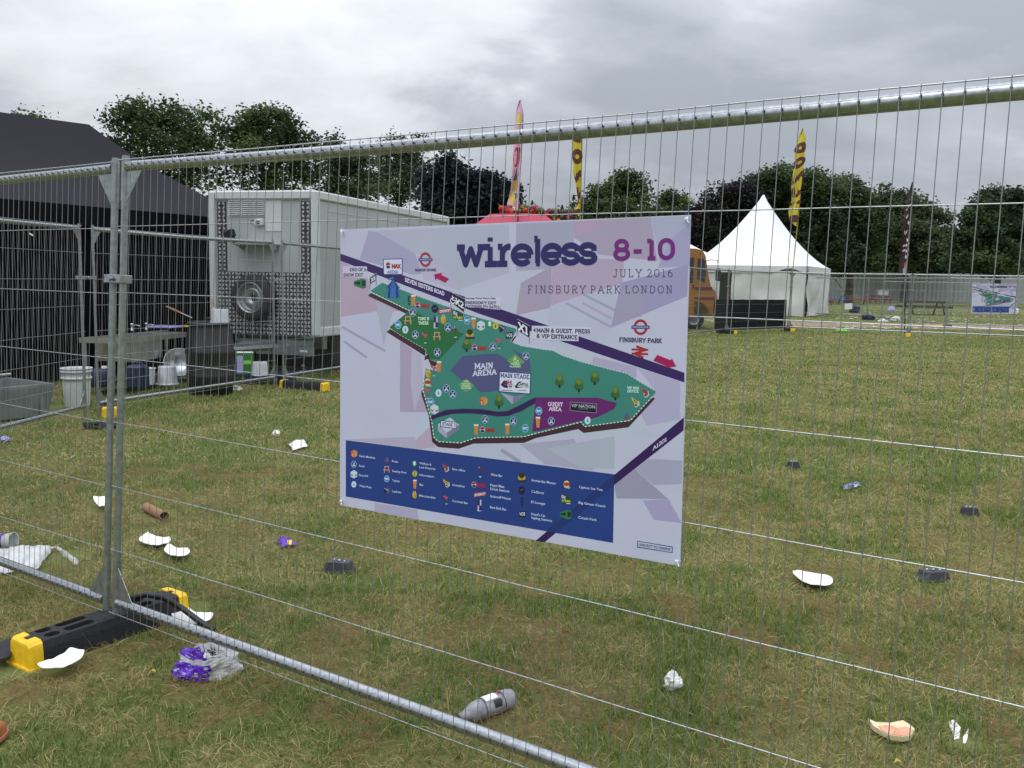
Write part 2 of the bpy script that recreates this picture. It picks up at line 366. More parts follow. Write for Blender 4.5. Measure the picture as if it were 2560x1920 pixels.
# ------------------------------------------------------------------ temporary fencing
PL = 3.42
WZ = [1.965 - .2643 * i for i in range(8)]
def make_panel():
    t = thing('mesh_fence', '', 'fence')
    t.rotation_mode = 'XYZ'
    rid = lambda q: 1 + .07 * math.cos(4 * q + .6)
    for x, s_ in ((0, 1), (PL, -1)):
        m = MB(); m.tube([(x, 0, .02), (x, 0, 1.985)], 0.015, 20, prof=rid, sm=False)
        for z, q in ((1.80, 1), (.16, -1)): m.tube([(x, 0, z + .005), (x, 0, z + .175)], .0165, 16, sm=True)
        m.build('post', 'galv2', t, world=False)
        for z0, z1 in ((1.922, 1.79), (.172, .305)):       # gusset plates
            m = MB(); y = .006
            m.prism([(x + s_ * .012, -y, z0), (x + s_ * .115, -y, z0), (x + s_ * .012, -y, z1)], (0, .003, 0))
            m.build('gusset', 'galv2', t, world=False)
    m = MB(); k = 14
    m.tube([(.014 + (PL - .028) * i / k, 0, 1.942 - .012 * math.sin(math.pi * i / k)) for i in range(k + 1)], .0205, 18); m.build('top_rail', 'galv', t, world=False)
    m = MB(); m.tube([(.014, 0, .152), (PL * .5, 0, .156), (PL - .014, 0, .152)], .0205, 18); m.build('bottom_rail', 'galv', t, world=False)
    m = MB(); yw = -.0235; nv = 78
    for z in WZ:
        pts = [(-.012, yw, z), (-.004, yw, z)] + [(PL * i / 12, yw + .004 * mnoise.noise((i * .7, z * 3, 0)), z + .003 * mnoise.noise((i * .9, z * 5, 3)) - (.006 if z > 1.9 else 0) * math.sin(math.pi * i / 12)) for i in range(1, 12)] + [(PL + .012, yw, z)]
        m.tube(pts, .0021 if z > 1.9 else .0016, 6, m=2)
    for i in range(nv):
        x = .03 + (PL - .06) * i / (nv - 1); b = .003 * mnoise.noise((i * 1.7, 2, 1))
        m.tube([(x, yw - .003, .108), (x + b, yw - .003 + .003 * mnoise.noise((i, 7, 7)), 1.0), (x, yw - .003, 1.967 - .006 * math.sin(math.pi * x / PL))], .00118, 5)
    for i in range(nv):
        x = .03 + (PL - .06) * i / (nv - 1); sg = .012 * math.sin(math.pi * x / PL)
        for z in (1.942 - sg, .154): m.ball((x, -.0235, z + .003), (.003, .003, .0042), m=1, n=6, k=4)   # weld blobs along the rails
    m.build('wire_mesh', ['wire', 'rust', 'wire_skylit'], t, world=False)
    return t
def make_foot():
    t = thing('fence_block', '', 'fence block')
    m = MB(); hx, hy, H = .335, .076, .105; L = []
    for z, i in ((0, 0), (.07, .004), (.1, .012), (H, .026)):
        x, y = hx - i * .3, hy - i; b = .012; L.append([(-x + b, -y, z), (x - b, -y, z), (x, -y + b, z), (x, y - b, z), (x - b, y, z), (-x + b, y, z), (-x, y - b, z), (-x, -y + b, z)])
    m.loft(L, caps=True); o = m.build('rubber_block', 'rubber', t, world=False)
    k = MB()                                                # moulded recesses in the top
    for s_ in (-1, 1):
        for y in (-.031, .031):
            for x0, x1 in ((.07, .195), (.215, .275)):
                n = 10; r = .021; q = []
                for i in range(n + 1): a = math.pi / 2 + math.pi * i / n; q.append((x0 + r + r * math.cos(a), y + r * math.sin(a)))
                for i in range(n + 1): a = -math.pi / 2 + math.pi * i / n; q.append((x1 - r + r * math.cos(a), y + r * math.sin(a)))
                q = [(s_ * a, b) for a, b in q]; q = q if s_ > 0 else q[::-1]
                k.prism([(a, b, .055) for a, b in q], (0, 0, .1))
    c = k.build('cutter', 'rubber'); c.location = (0, 0, .055)
    md = o.modifiers.new('b', 'BOOLEAN'); md.object = c; md.operation = 'DIFFERENCE'; md.solver = 'EXACT'
    bpy.context.view_layer.update(); dg = bpy.context.evaluated_depsgraph_get()
    me = bpy.data.meshes.new_from_object(o.evaluated_get(dg)); o.modifiers.clear(); o.data = me
    for p_ in me.polygons: p_.use_smooth = False
    bpy.data.objects.remove(c)
    for s_ in (-1, 1):
        m = MB(); X0, X1 = .305, .356; y = .074; L = []
        for x, yy, zz_ in ((X0, y + .004, .110), (X1 - .012, y + .004, .108), (X1 - .002, y - .004, .101), (X1, y - .012, .092)):
            L.append([(s_ * x, -yy - .003, 0), (s_ * x, yy + .003, 0), (s_ * x, yy - .004, zz_ - .012), (s_ * x, yy - .018, zz_), (s_ * x, .02, zz_), (s_ * x, .016, zz_ - (.014 if x == X0 else .0)), (s_ * x, -.016, zz_ - (.014 if x == X0 else 0)), (s_ * x, -.02, zz_), (s_ * x, -yy + .018, zz_), (s_ * x, -yy + .004, zz_ - .012)])
        m.loft(L, caps=True)
        m.box((s_ * (X0 + .03), 0, .004), (.060, .168, .008)); m.build('end_cap', 'yellow', t, world=False)
    return t
def make_clamp():
    t = thing('fence_clamp', '', 'clamp')
    m = MB()
    for y in (-.026, .024): m.bbox((.0, y, 0), (.112, .006, .034), bev=.002)
    for x in (-.054, .054): m.bbox((x, -.001, 0), (.005, .046, .034), bev=.002)
    m.build('clamp_band', 'galv', t, world=False)
    m = MB(); m.tube([(0, -.04, 0), (0, .03, 0)], .006, 8); m.lathe([(.011, 0), (.011, .008)], (0, -.036, 0), 6, X=Matrix.Rotation(R(90), 3, 'X'), caps=True, sm=False)
    m.build('bolt', 'galv', t, world=False)
    return t
AZ, LEAN = -.5807, .0569
F0 = Vector((-1.6327, 3.5682, 0)); AX = Vector((math.cos(AZ), math.sin(AZ), 0)); NN = Vector((-math.sin(AZ), math.cos(AZ), 0))
PANEL = make_panel(); PANEL.location = F0; PANEL.rotation_euler = (-LEAN, 0, AZ)
PANEL['label'] = 'near wire mesh fence panel carrying the large festival map sign'; PANEL['group'] = 'temporary fence panels'
GP = 'temporary fence panels'
bpy.context.view_layer.update()
p = F0 - AX * (PL + .070); copy_tree(PANEL, (p.x, p.y, -.006), (-LEAN, 0, AZ), 'near wire mesh fence panel at the left edge, beside the post clamp', GP)
FOOT = make_foot(); FOOT['group'] = 'rubber fence feet'
c_ = F0 - AX * .035; FOOT.location = (c_.x - NN.x * .02, c_.y - NN.y * .02, 0); FOOT.rotation_euler = (0, 0, AZ + math.pi / 2)
FOOT['label'] = 'large black rubber foot with yellow end caps under the nearest fence posts'
CLAMP = make_clamp(); q = F0 - AX * .035 + NN * (LEAN * 1.488); CLAMP.location = (q.x, q.y, 1.488); CLAMP.rotation_euler = (-LEAN, 0, AZ)
CLAMP['label'] = 'galvanised clamp joining the two nearest fence posts'; CLAMP['group'] = 'fence clamps'
bpy.context.view_layer.update()
for i in range(40): 
    u = (i / 39 - .5) * .8; NOGRASS.append((FOOT.location.x + NN.x * u, FOOT.location.y + NN.y * u, .1))
def row(P, names, foot_names=None, clamp_names=None, lean=0., gap=.03):
    for i in range(len(P) - 1):
        if names[i] is None: continue
        a, b = P[i], P[i + 1]; d = b - a; L = d.length; d = d / L; a2 = a + d * gap; az = math.atan2(d.y, d.x)
        copy_tree(PANEL, (a2.x, a2.y, 0), (lean, 0, az), names[i], GP, scale=((L - 2 * gap) / PL, 1, 1))
    for i, n in (foot_names or {}).items():
        d = (P[min(i + 1, len(P) - 1)] - P[max(i - 1, 0)]); az = math.atan2(d.y, d.x)
        o_ = Vector((.38, -.14, 0)) if 'trailer' in n else G(272, 1032) - P[i] if 'bucket' in n else Vector(); copy_tree(FOOT, (P[i].x + o_.x, P[i].y + o_.y, 0), (0, 0, R(116) if 'bucket' in n else az + math.pi / 2), n, 'rubber fence feet')
    for i, n in (clamp_names or {}).items():
        d = (P[min(i + 1, len(P) - 1)] - P[max(i - 1, 0)]); az = math.atan2(d.y, d.x)
        sc_ = (2.2, 1, 1) if gap > .05 else None
        copy_tree(CLAMP, (P[i].x, P[i].y, 1.45 if i else 1.38), (0, 0, az), n, 'fence clamps', sc_)
def g0(x, y): p = G(x, y, .15); p.z = 0; return p
J1, J2 = g0(226, 1011), g0(697, 941); J0 = J1 + (g0(0, 1070) - J1).normalized() * 3.48; J3 = J2 + (J2 - J1).normalized() * 3.48
row([J0, J1, J2, J3], ['fence panel in front of the galvanised bath and dark tent', 'fence panel in front of the sink table and black barrel', 'fence panel beside the white trailer, partly behind the map sign'],
    {1: 'rubber fence foot on the grass by the white bucket', 2: 'rubber fence foot by the white trailer, beside the map sign'}, {1: 'small clamp on the fence posts by the white bucket', 2: 'small clamp on the fence posts in front of the white trailer'}, gap=.10)
K = [g0(1720, 833), g0(1815, 822), g0(1972, 817), g0(2272, 829), g0(2572, 841)]
K[0] = K[1] + (K[0] - K[1]).normalized() * 3.5; K[4] = K[3] + (K[4] - K[3]).normalized() * 3.5
K.append(K[4] + Vector((3.3, -1.0, 0)))
row(K, ['far fence panel in front of the yellow minibus', 'far fence panel backed by black fabric', 'far fence panel in front of the white marquee corner', 'far fence panel carrying the small map sign', None],
    {1: 'rubber fence foot with yellow cap near the yellow minibus', 2: 'rubber fence foot under the yellow flag', 3: 'rubber fence foot under the brown flag'}, {1: 'clamp on far fence posts by the yellow minibus', 2: 'clamp on far fence posts under the yellow flag', 3: 'clamp on far fence posts under the brown flag'})
Mr = [g0(2060, 784), g0(2167, 790), g0(2365, 809), g0(2575, 816)]; Mr[0] = Mr[1] + (Mr[0] - Mr[1]).normalized() * 3.5
Mm = (Mr[1] + Mr[2]) / 2
row([Mr[0], Mr[1], Mm, Mr[2], Mr[3]], ['farthest fence row panel ending beside the white marquee', 'farthest fence row panel in front of the picnic tables', 'farthest fence row panel in front of the dark wooden bench', 'farthest fence row panel behind the small map sign'],
    {1: 'rubber fence foot at the far row near the picnic tables', 3: 'rubber fence foot with yellow cap near the small map sign'})
Q = [Vector((25.5, 62, 0)), Vector((27.4, 59.2, 0)), Vector((29.3, 56.4, 0))]
row(Q, ['distant fence panel seen edge on beyond the dark wooden bench', 'distant fence panel standing between the bench and the grey hoarding'])
# ------------------------------------------------------------------ slab lettering drawn as strokes
def arc(cx, cy, rx, ry, a0, a1, n=None):
    n = n or max(4, int(abs(a1 - a0) / 18)); return [(cx + rx * math.cos(R(a0 + (a1 - a0) * i / n)), cy + ry * math.sin(R(a0 + (a1 - a0) * i / n))) for i in range(n + 1)]
def sf(*pts, h=.14): return [[(x - h, y), (x + h, y)] for x, y in pts]
st_ = lambda x: [[(x, 0), (x, 1)]]
GL = {
 'A': (.72, [[(0, 0), (.36, 1)], [(.72, 0), (.36, 1)], [(.15, .33), (.57, .33)]] + sf((0, 0), (.72, 0))),
 'B': (.66, st_(.1) + [[(0, 1), (.36, 1)] + arc(.36, .76, .22, .24, 90, -90) + [(.1, .52)], [(.1, .52), (.4, .52)] + arc(.4, .26, .24, .26, 90, -90) + [(0, 0)]]),
 'C': (.66, [arc(.36, .5, .36, .5, 45, 315), [(.62, .66), (.62, .97)]]),
 'D': (.7, st_(.1) + [[(0, 1), (.32, 1)] + arc(.32, .5, .36, .5, 90, -90) + [(0, 0)]]),
 'E': (.62, st_(.1) + [[(0, 1), (.56, 1), (.56, .8)], [(.1, .52), (.42, .52)], [(0, 0), (.58, 0), (.58, .22)]]),
 'F': (.58, st_(.1) + [[(0, 1), (.56, 1), (.56, .8)], [(.1, .5), (.42, .5)]] + sf((.1, 0))),
 'G': (.74, [arc(.36, .5, .36, .5, 45, 335), [(.42, .44), (.76, .44)], [(.68, .44), (.68, .1)], [(.62, .68), (.62, .97)]]),
 'H': (.74, st_(.1) + st_(.64) + [[(.1, .5), (.64, .5)]] + sf((.1, 0), (.1, 1), (.64, 0), (.64, 1))),
 'I': (.26, st_(.13) + sf((.13, 0), (.13, 1))),
 'J': (.5, [[(.4, 1), (.4, .25)] + arc(.2, .25, .2, .25, 0, -170)] + sf((.4, 1))),
 'K': (.7, st_(.1) + [[(.1, .4), (.58, 1)], [(.25, .56), (.62, 0)]] + sf((.1, 0), (.1, 1), (.58, 1), (.63, 0))),
 'L': (.58, st_(.1) + [[(0, 0), (.54, 0), (.54, .25)]] + sf((.1, 1))),
 'M': (.88, [[(.1, 0), (.1, 1), (.44, .25), (.78, 1), (.78, 0)]] + sf((.1, 0), (.78, 0), (.06, 1), (.82, 1))),
 'N': (.74, [[(.1, 0), (.1, 1), (.62, 0), (.62, 1)]] + sf((.1, 0), (.05, 1), (.62, 1))),
 'O': (.76, [arc(.38, .5, .38, .5, 0, 360)]),
 'P': (.62, st_(.1) + [[(0, 1), (.36, 1)] + arc(.36, .74, .25, .26, 90, -90) + [(.1, .48)]] + sf((.1, 0))),
 'R': (.68, st_(.1) + [[(0, 1), (.36, 1)] + arc(.36, .74, .25, .26, 90, -90) + [(.1, .48)], [(.34, .48), (.6, 0)]] + sf((.1, 0), (.62, 0))),
 'S': (.56, [arc(.28, .745, .25, .255, 25, 270) + arc(.28, .25, .26, .25, 88, -155), [(.51, .70), (.51, .97)], [(.02, .03), (.02, .3)]]),
 'T': (.66, st_(.33) + [[(.02, .78), (.02, 1), (.64, 1), (.64, .78)]] + sf((.33, 0))),
 'U': (.72, [[(.1, 1), (.1, .3)] + arc(.36, .3, .26, .3, 180, 360) + [(.62, 1)]] + sf((.1, 1), (.62, 1))),
 'V': (.7, [[(0, 1), (.35, 0), (.7, 1)]] + sf((0, 1), (.7, 1))),
 'W': (.98, [[(0, 1), (.24, 0), (.49, .92), (.74, 0), (.98, 1)]] + sf((0, 1), (.98, 1))),
 'X': (.68, [[(.02, 0), (.66, 1)], [(.02, 1), (.66, 0)]] + sf((.04, 0), (.04, 1), (.64, 0), (.64, 1))),
 'Y': (.68, [[(0, 1), (.34, .46), (.68, 1)], [(.34, .46), (.34, 0)]] + sf((.02, 1), (.66, 1), (.34, 0))),
 '0': (.6, [arc(.3, .62, .3, .38, 0, 180) + arc(.3, .38, .3, .38, 180, 360) + [(.6, .62)]]), '1': (.36, [[(.0, .97), (.2, .97)], [(.2, 1), (.2, 0)]] + sf((.2, 0), h=.18)),
 '2': (.58, [arc(.28, .72, .26, .28, 165, -35) + [(.03, 0)], [(0, 0), (.56, 0), (.56, .15)]]),
 '3': (.56, [arc(.26, .75, .24, .25, 160, -90) + [(.2, .5)], [(.2, .5)] + arc(.26, .26, .27, .26, 90, -160)]),
 '4': (.6, [[(.42, 0), (.42, 1), (0, .3), (.6, .3)]] + sf((.42, 0))),
 '5': (.56, [[(.5, 1), (.08, 1), (.06, .55)] + arc(.26, .3, .27, .3, 125, -150)]),
 '6': (.58, [arc(.29, .3, .27, .3, 0, 360), [(.02, .32)] + arc(.42, .36, .4, .6, 175, 95)]),
 '8': (.6, [arc(.3, .745, .25, .255, -90, 270), arc(.3, .26, .3, .26, 90, 450)]),
 '-': (.42, [[(.02, .4), (.40, .4)]]), ',': (.16, [[(.08, .05), (.02, -.15)]]), '!': (.2, [[(.1, .35), (.1, 1)], [(.1, 0), (.1, .13)]]),
 '&': (.72, [[(.7, 0), (.18, .66)] + arc(.3, .78, .17, .2, 200, -30) + [(.1, .42)] + arc(.27, .24, .25, .24, 150, 300) + [(.62, .48)]]),
 'w': (1.3, [[(.1, 1), (.38, 0), (.66, .9), (.94, 0), (1.22, 1)], [(-.08, 1), (.34, 1)], [(1.02, 1), (1.5, 1)]]),
 'i': (.62, [[(.3, 0), (.3, 1)], [(.0, 1), (.3, 1)], [(.02, 0), (.66, 0)], [(.3, 1.32), (.3, 1.56)]]),
 'r': (.72, [[(.24, 0), (.24, 1)], [(.0, 1), (.24, 1)], [(-.04, 0), (.5, 0)], [(.24, .5)] + arc(.6, .5, .36, .5, 170, 78)]),
 'e': (.98, [arc(.48, .5, .48, .5, 0, 322), [(.0, .47), (.96, .47)]]),
 'l': (.44, [[(.24, 0), (.24, 1.42)], [(.06, 1.42), (.24, 1.42)], [(.16, 0), (.36, 0)]]),
 's': (.82, [arc(.40, .745, .36, .255, 22, 270) + arc(.40, .25, .38, .25, 88, -158), [(.73, .66), (.73, 1.0)], [(.05, 0), (.05, .34)]]),
}
def glyph_polys(txt, wt=.15, sp_=.16, wd=None):
    polys = []; x = 0
    for ch in txt:
        if ch == ' ': x += .36; continue
        adv, strokes = GL[ch]
        for s in strokes:
            s = [(x + a, wt / 2 + b * (1 - wt)) for a, b in s]
            for i in range(len(s) - 1):
                (x0, y0), (x1, y1) = s[i], s[i + 1]; d = math.hypot(x1 - x0, y1 - y0)
                if d < 1e-6: continue
                nx, ny = -(y1 - y0) / d * wt / 2, (x1 - x0) / d * wt / 2
                polys.append([(x0 - nx, y0 - ny), (x1 - nx, y1 - ny), (x1 + nx, y1 + ny), (x0 + nx, y0 + ny)])
                if i: polys.append([(x0 + wt / 2 * math.cos(q * math.pi / 4), y0 + wt / 2 * math.sin(q * math.pi / 4)) for q in range(8)])
        x += adv + sp_
    vs, fs = [], []
    for p in polys:
        a = sum(p[i][0] * p[(i + 1) % len(p)][1] - p[(i + 1) % len(p)][0] * p[i][1] for i in range(len(p)))
        if a < 0: p = p[::-1]
        fs.append(list(range(len(vs), len(vs) + len(p)))); vs.extend(Vector(q) for q in p)
    r = delaunay_2d_cdt(vs, [], fs, 0, 1e-5)
    return [(v.x, v.y) for v in r[0]], [f for f, o in zip(r[2], r[5]) if o], x - sp_
def font_polys(txt, bold=.02):
    c = bpy.data.curves.new('t', 'FONT'); c.body = txt; c.offset = bold; c.resolution_u = 2
    o = bpy.data.objects.new('t', c); COL.objects.link(o); bpy.context.view_layer.update()
    me = o.evaluated_get(bpy.context.evaluated_depsgraph_get()).to_mesh()
    v = [(p.co.x, p.co.y) for p in me.vertices]; f = [list(p.vertices) for p in me.polygons]
    bpy.data.objects.remove(o); bpy.data.curves.remove(c)
    x0 = min(a for a, b in v); W = max(a for a, b in v) - x0
    return [((a - x0), b / .72) for a, b in v], f, W
# ------------------------------------------------------------------ the map sign
KS = 1.14
def DC(h): return tuple(min(.92, c * KS) for c in S(h))
NF = AX.cross(Vector((0, 0, 1)) + NN * LEAN).normalized()
class Art:
    def __init__(s, P0, N, mb=None): s.mb = mb or MB(); s.P0 = P0; s.N = N
    def mp(s, p, L): return onplane(p[0], p[1], s.P0 - NN * (L * 1.6e-5), s.N)
    def poly(s, pts, col, L):
        pts = [Vector((a, b)) for a, b in pts]
        ar = sum(pts[i].x * pts[(i + 1) % len(pts)].y - pts[(i + 1) % len(pts)].x * pts[i].y for i in range(len(pts)))
        if ar < 0: pts = pts[::-1]
        if len(pts) <= 4: s.mb.add([s.mp(p, L) for p in pts], [range(len(pts))], 0, DC(col)); return
        r = delaunay_2d_cdt(pts, [], [list(range(len(pts)))], 1, 1e-4)
        s.mb.add([s.mp(p, L) for p in r[0]], r[2], 0, DC(col))
    def line(s, pts, w, col, L, dash=None):
        acc = 0
        for (x0, y0), (x1, y1) in zip(pts, pts[1:]):
            d = math.hypot(x1 - x0, y1 - y0); ux, uy = (x1 - x0) / d, (y1 - y0) / d; nx, ny = -uy * w / 2, ux * w / 2
            if not dash: s.poly([(x0 - nx, y0 - ny), (x1 - nx, y1 - ny), (x1 + nx, y1 + ny), (x0 + nx, y0 + ny)], col, L); continue
            t = -acc
            while t < d:
                a, b = max(t, 0), min(t + dash * .6, d)
                if b > a: s.poly([(x0 + ux * a - nx, y0 + uy * a - ny), (x0 + ux * b - nx, y0 + uy * b - ny), (x0 + ux * b + nx, y0 + uy * b + ny), (x0 + ux * a + nx, y0 + uy * a + ny)], col, L)
                t += dash
            acc = d - (t - dash)
    def ell(s, c, rx, ry, col, L, n=20, a0=0, a1=360, r0=0.):
        if r0 or a1 - a0 < 360:
            k = n; o_ = arc(c[0], c[1], rx, ry, a0, a1, k); i_ = arc(c[0], c[1], rx * r0, ry * r0, a0, a1, k)
            for j in range(k): s.poly([o_[j], o_[j + 1], i_[j + 1], i_[j]] if r0 else [o_[j], o_[j + 1], c], col, L)
        else: s.mb.add([s.mp(p, L) for p in arc(c[0], c[1], rx, ry, 0, 360, n)[:-1]], [range(n)], 0, DC(col))
    def text(s, t, p0, p1, h, col, L, wt=.17, font=False, grad=None, bold=.02, sp_=.16):
        v, f, W = font_polys(t, bold) if font else glyph_polys(t, wt, sp_)
        q = [s.mp((p0[0] + (p1[0] - p0[0]) * a / W, p0[1] + (p1[1] - p0[1]) * a / W - h * b), L) for a, b in v]
        s.mb.add(q, f, 0, DC(col))
def Z(x0, y0, k): return lambda *p: [(x0 + a / k, y0 + b / k) for a, b in p]
A_, B_, C_, D_, E_ = Z(830, 520, 4.809), Z(1290, 520, 4.809), Z(1000, 760, 6.144), Z(1000, 960, 6.144), Z(1340, 820, 6.144)
F_, G_, H_ = Z(840, 1080, 5.821), Z(1160, 1080, 5.821), Z(1500, 1080, 4.608)
WHT = 0xC6CADD
def icon(a, kind, c, k=1., L=40):
    x, y = c; P = lambda *p: [(x + u * k, y + v * k) for u, v in p]
    if kind == 'food':
        a.ell(c, 8.3 * k, 10.3 * k, 0xA9C0DC, L); a.ell(c, 7.3 * k, 9.2 * k, 0x1D2D63, L + 1)
        a.line(P((-4, 6), (3.5, -6)), 1.8 * k, WHT, L + 2); a.line(P((4, 6), (-3.5, -6)), 1.8 * k, 0x8FA8D0, L + 3)
        a.line(P((-4, 6), (-1, 1.2)), 3 * k, WHT, L + 4); a.line(P((4, 6), (1, 1.2)), 3 * k, WHT, L + 4)
    elif kind == 'wc':
        a.ell(c, 8.3 * k, 10.3 * k, 0xA9C8DC, L); a.ell(c, 7.5 * k, 9.3 * k, 0x2F77A8, L + 1); a.text('WC', (x - 5.6 * k, y + 3.4 * k), (x + 5.6 * k, y + 3.8 * k), 7 * k, 0xB9DDF0, L + 2, .22)
    elif kind == 'drop':
        a.ell(c, 7.6 * k, 9.6 * k, 0xB9CBDE, L); a.poly(P((0, -5), (2.2, .5), (1.6, 4), (0, 4.8), (-1.6, 4), (-2.2, .5)), 0x5D7FB4, L + 1)
    elif kind == 'beer':
        a.poly(P((-5.6, -13), (5.6, -13), (3.8, 13), (-3.8, 13)), 0xB97C48, L); a.poly(P((-5.8, -14), (5.8, -14), (5.5, -9.8), (-5.5, -9.8)), 0xD8CFCB, L + 1)
        a.poly(P((-4, -8), (4, -8), (3.4, -2), (-3.4, -2)), 0xC27A38, L + 2)
    elif kind == 'cocktail':
        a.poly(P((-6, -9), (6, -9), (1, 0), (-1, 0)), 0xB8485E, L); a.line(P((0, 0), (0, 12)), .9 * k, 0x3A4A50, L); a.ell((x, y + 13 * k), 3.4 * k, 1.6 * k, 0x9FB8B0, L); a.ell((x - 6 * k, y - 10 * k), 3 * k, 3 * k, 0xB4574A, L + 1, 10)
    elif kind == 'wine':
        a.poly(P((-4.5, -9), (4.5, -9), (3.6, -3.5), (0, -1.5), (-3.6, -3.5)), 0x7C1820, L); a.line(P((-2.5, -15), (-3, -9)), .8 * k, WHT, L); a.line(P((0, -2), (0, 12)), .9 * k, 0x2A3238, L); a.ell((x, y + 13 * k), 3.8 * k, 1.8 * k, 0x9FB8B0, L)
    elif kind == 'picnic':
        for p in (((-7, -9), (8, -9)), ((-10, 1), (10, 2))): a.line(P(*p), 2.6 * k, 0xB88B6C, L)
        for p in (((-5, -9), (-7, 10)), ((5, -9), (8, 10))): a.line(P(*p), 2.6 * k, 0xB88B6C, L + 1)
    elif kind == 'bag':
        a.poly(P((-7, -4), (0, -8), (7, -2), (6, 10), (1, 12), (-6, 7)), 0xB79A34, L); a.line(P((-4, -4), (-3, -10), (2, -11), (4, -3)), 1.2 * k, 0xD8D4B0, L + 1); a.poly(P((1, -1), (7, -2), (6, 10), (1, 12)), 0xA5821F, L + 1)
    elif kind == 'hex':
        a.poly(P((0, -13), (10, -7), (10, 7), (0, 13), (-10, 7), (-10, -7)), 0xB9C6CE, L)
        for s_ in (-1, 1): a.line(P((s_ * 8, 0), (s_ * 4, 6)), 1.6 * k, 0x23303A, L + 1); a.line(P((s_ * 3, 1), (s_ * 8, 5)), 1.6 * k, 0x23303A, L + 2)
    elif kind == 'info': a.ell(c, 7.4 * k, 9 * k, 0xB3AE3E, L); a.line(P((-.2, -1.5), (-.2, 5)), 2.4 * k, 0x20211C, L + 1); a.ell((x, y - 4.6 * k), 1.5 * k, 1.6 * k, 0x20211C, L + 1, 8)
    elif kind == 'welfare': a.ell(c, 7 * k, 9 * k, 0x33865F, L); a.poly(P((-4, -3), (-2, -7), (1, -7), (3, -4), (3, 4), (0, 6), (-3, 4)), 0xBFE0D6, L + 1)
    elif kind == 'locker': a.poly(P((-10, -5), (-2, -9), (2, 4), (-6, 10), (-10, 6)), 0x23263F, L); a.poly(P((-2, -9), (8, -3), (7, 8), (1, 11), (0, 0)), 0x5A5D80, L + 1); a.line(P((-8, -6), (2, 1)), 1.5 * k, 0xB8B8CC, L + 2)
    elif kind == 'box' or kind == 'list':
        cc = 0xA8483F if kind == 'box' else 0xB9A83C
        a.poly(P((-4, 2), (8, -4), (10, 8), (1, 14), (-4, 9)), 0xAEB3C2, L); a.poly(P((-4, 7), (2, 2), (3, 11)), 0x16161A, L + 1); a.poly(P((-11, -13), (7, -1), (6, 9), (-9, -3)), cc, L + 2); a.line(P((-6, -6), (3, 1)), 2 * k, 0x3A2A22, L + 3)
    elif kind == 'cash': a.poly(P((0, -12), (10, -7), (10, 5), (1, 12), (-9, 6), (-10, -6)), 0xB04A2C, L); a.poly(P((0, -12), (10, -7), (0, -1), (-10, -6)), 0xB97A42, L + 1); a.poly(P((0, -1), (10, -7), (10, 5), (1, 12)), 0xC08A50, L + 1); a.text('E', P((-6, 8))[0], P((-2.5, 9))[0], 8 * k, 0xD8C8C0, L + 2, .2)
    elif kind == 'press': a.poly(P((-9, 5), (0, 4), (10, 6), (0, 9)), 0x7A4636, L); a.poly(P((-5, 4), (0, -9), (5, -4), (8, 5)), 0x3C5A8A, L + 1); a.poly(P((2, 4), (4, -5), (9, 5)), 0x8A4434, L + 2)
    elif kind == 'tree':
        for u, v, r, cc in ((0, -5, 9, 0x4B6E2E), (-4.5, 4, 7, 0x2C5A34), (4.5, 4, 7, 0x356034), (0, -7, 5.5, 0x6A7A2C)): a.ell((x + u * k, y + v * k), r * k, r * 1.2 * k, cc, L); L += 1
        a.poly(P((-2.4, 10), (2.4, 10), (2.4, 18), (-2.4, 18)), 0x141A1A, L)
    elif kind == 'pepsi':
        a.ell((x - 14 * k, y), 6.4 * k, 8.2 * k, WHT, L); a.ell((x - 14 * k, y), 5.8 * k, 7.6 * k, 0xA5222C, L + 1, 16, 180, 350); a.ell((x - 14 * k, y), 5.8 * k, 7.6 * k, 0x1D2D63, L + 1, 16, 20, 160)
        a.text('MAX', (x - 5 * k, y + 8 * k), (x + 15 * k, y + 8 * k), 12 * k, 0x9C1F28, L + 1, .26, sp_=.02)
    elif kind == 'cadbury': a.ell(c, 8.6 * k, 10.6 * k, 0x1E1634, L); a.line(P((-5, 1), (-1, -1), (5, -2)), 1.4 * k, 0x6A6096, L + 1)
    elif kind == 'smirnoff': a.poly(P((-17, -5), (17, -8), (17, 2), (0, 4), (-17, 8)), 0x96323A, L); a.text('SMIRNOFF', P((-14, 4.5))[0], P((14.5, 1))[0], 7 * k, WHT, L + 1, .2)
    elif kind == 'redbull':
        a.poly(P((-5, -14), (5, -14), (5, 16), (-5, 16)), 0xAEB4CE, L); a.poly(P((-5, -14), (1, -14), (1, 1), (-5, 1)), 0x1E2450, L + 1); a.poly(P((-1, 1), (5, 1), (5, 14), (-1, 14)), 0x1E2450, L + 1); a.ell((x, y + k), 3 * k, 2.5 * k, 0xA8404A, L + 2, 8)
    elif kind == 'green':
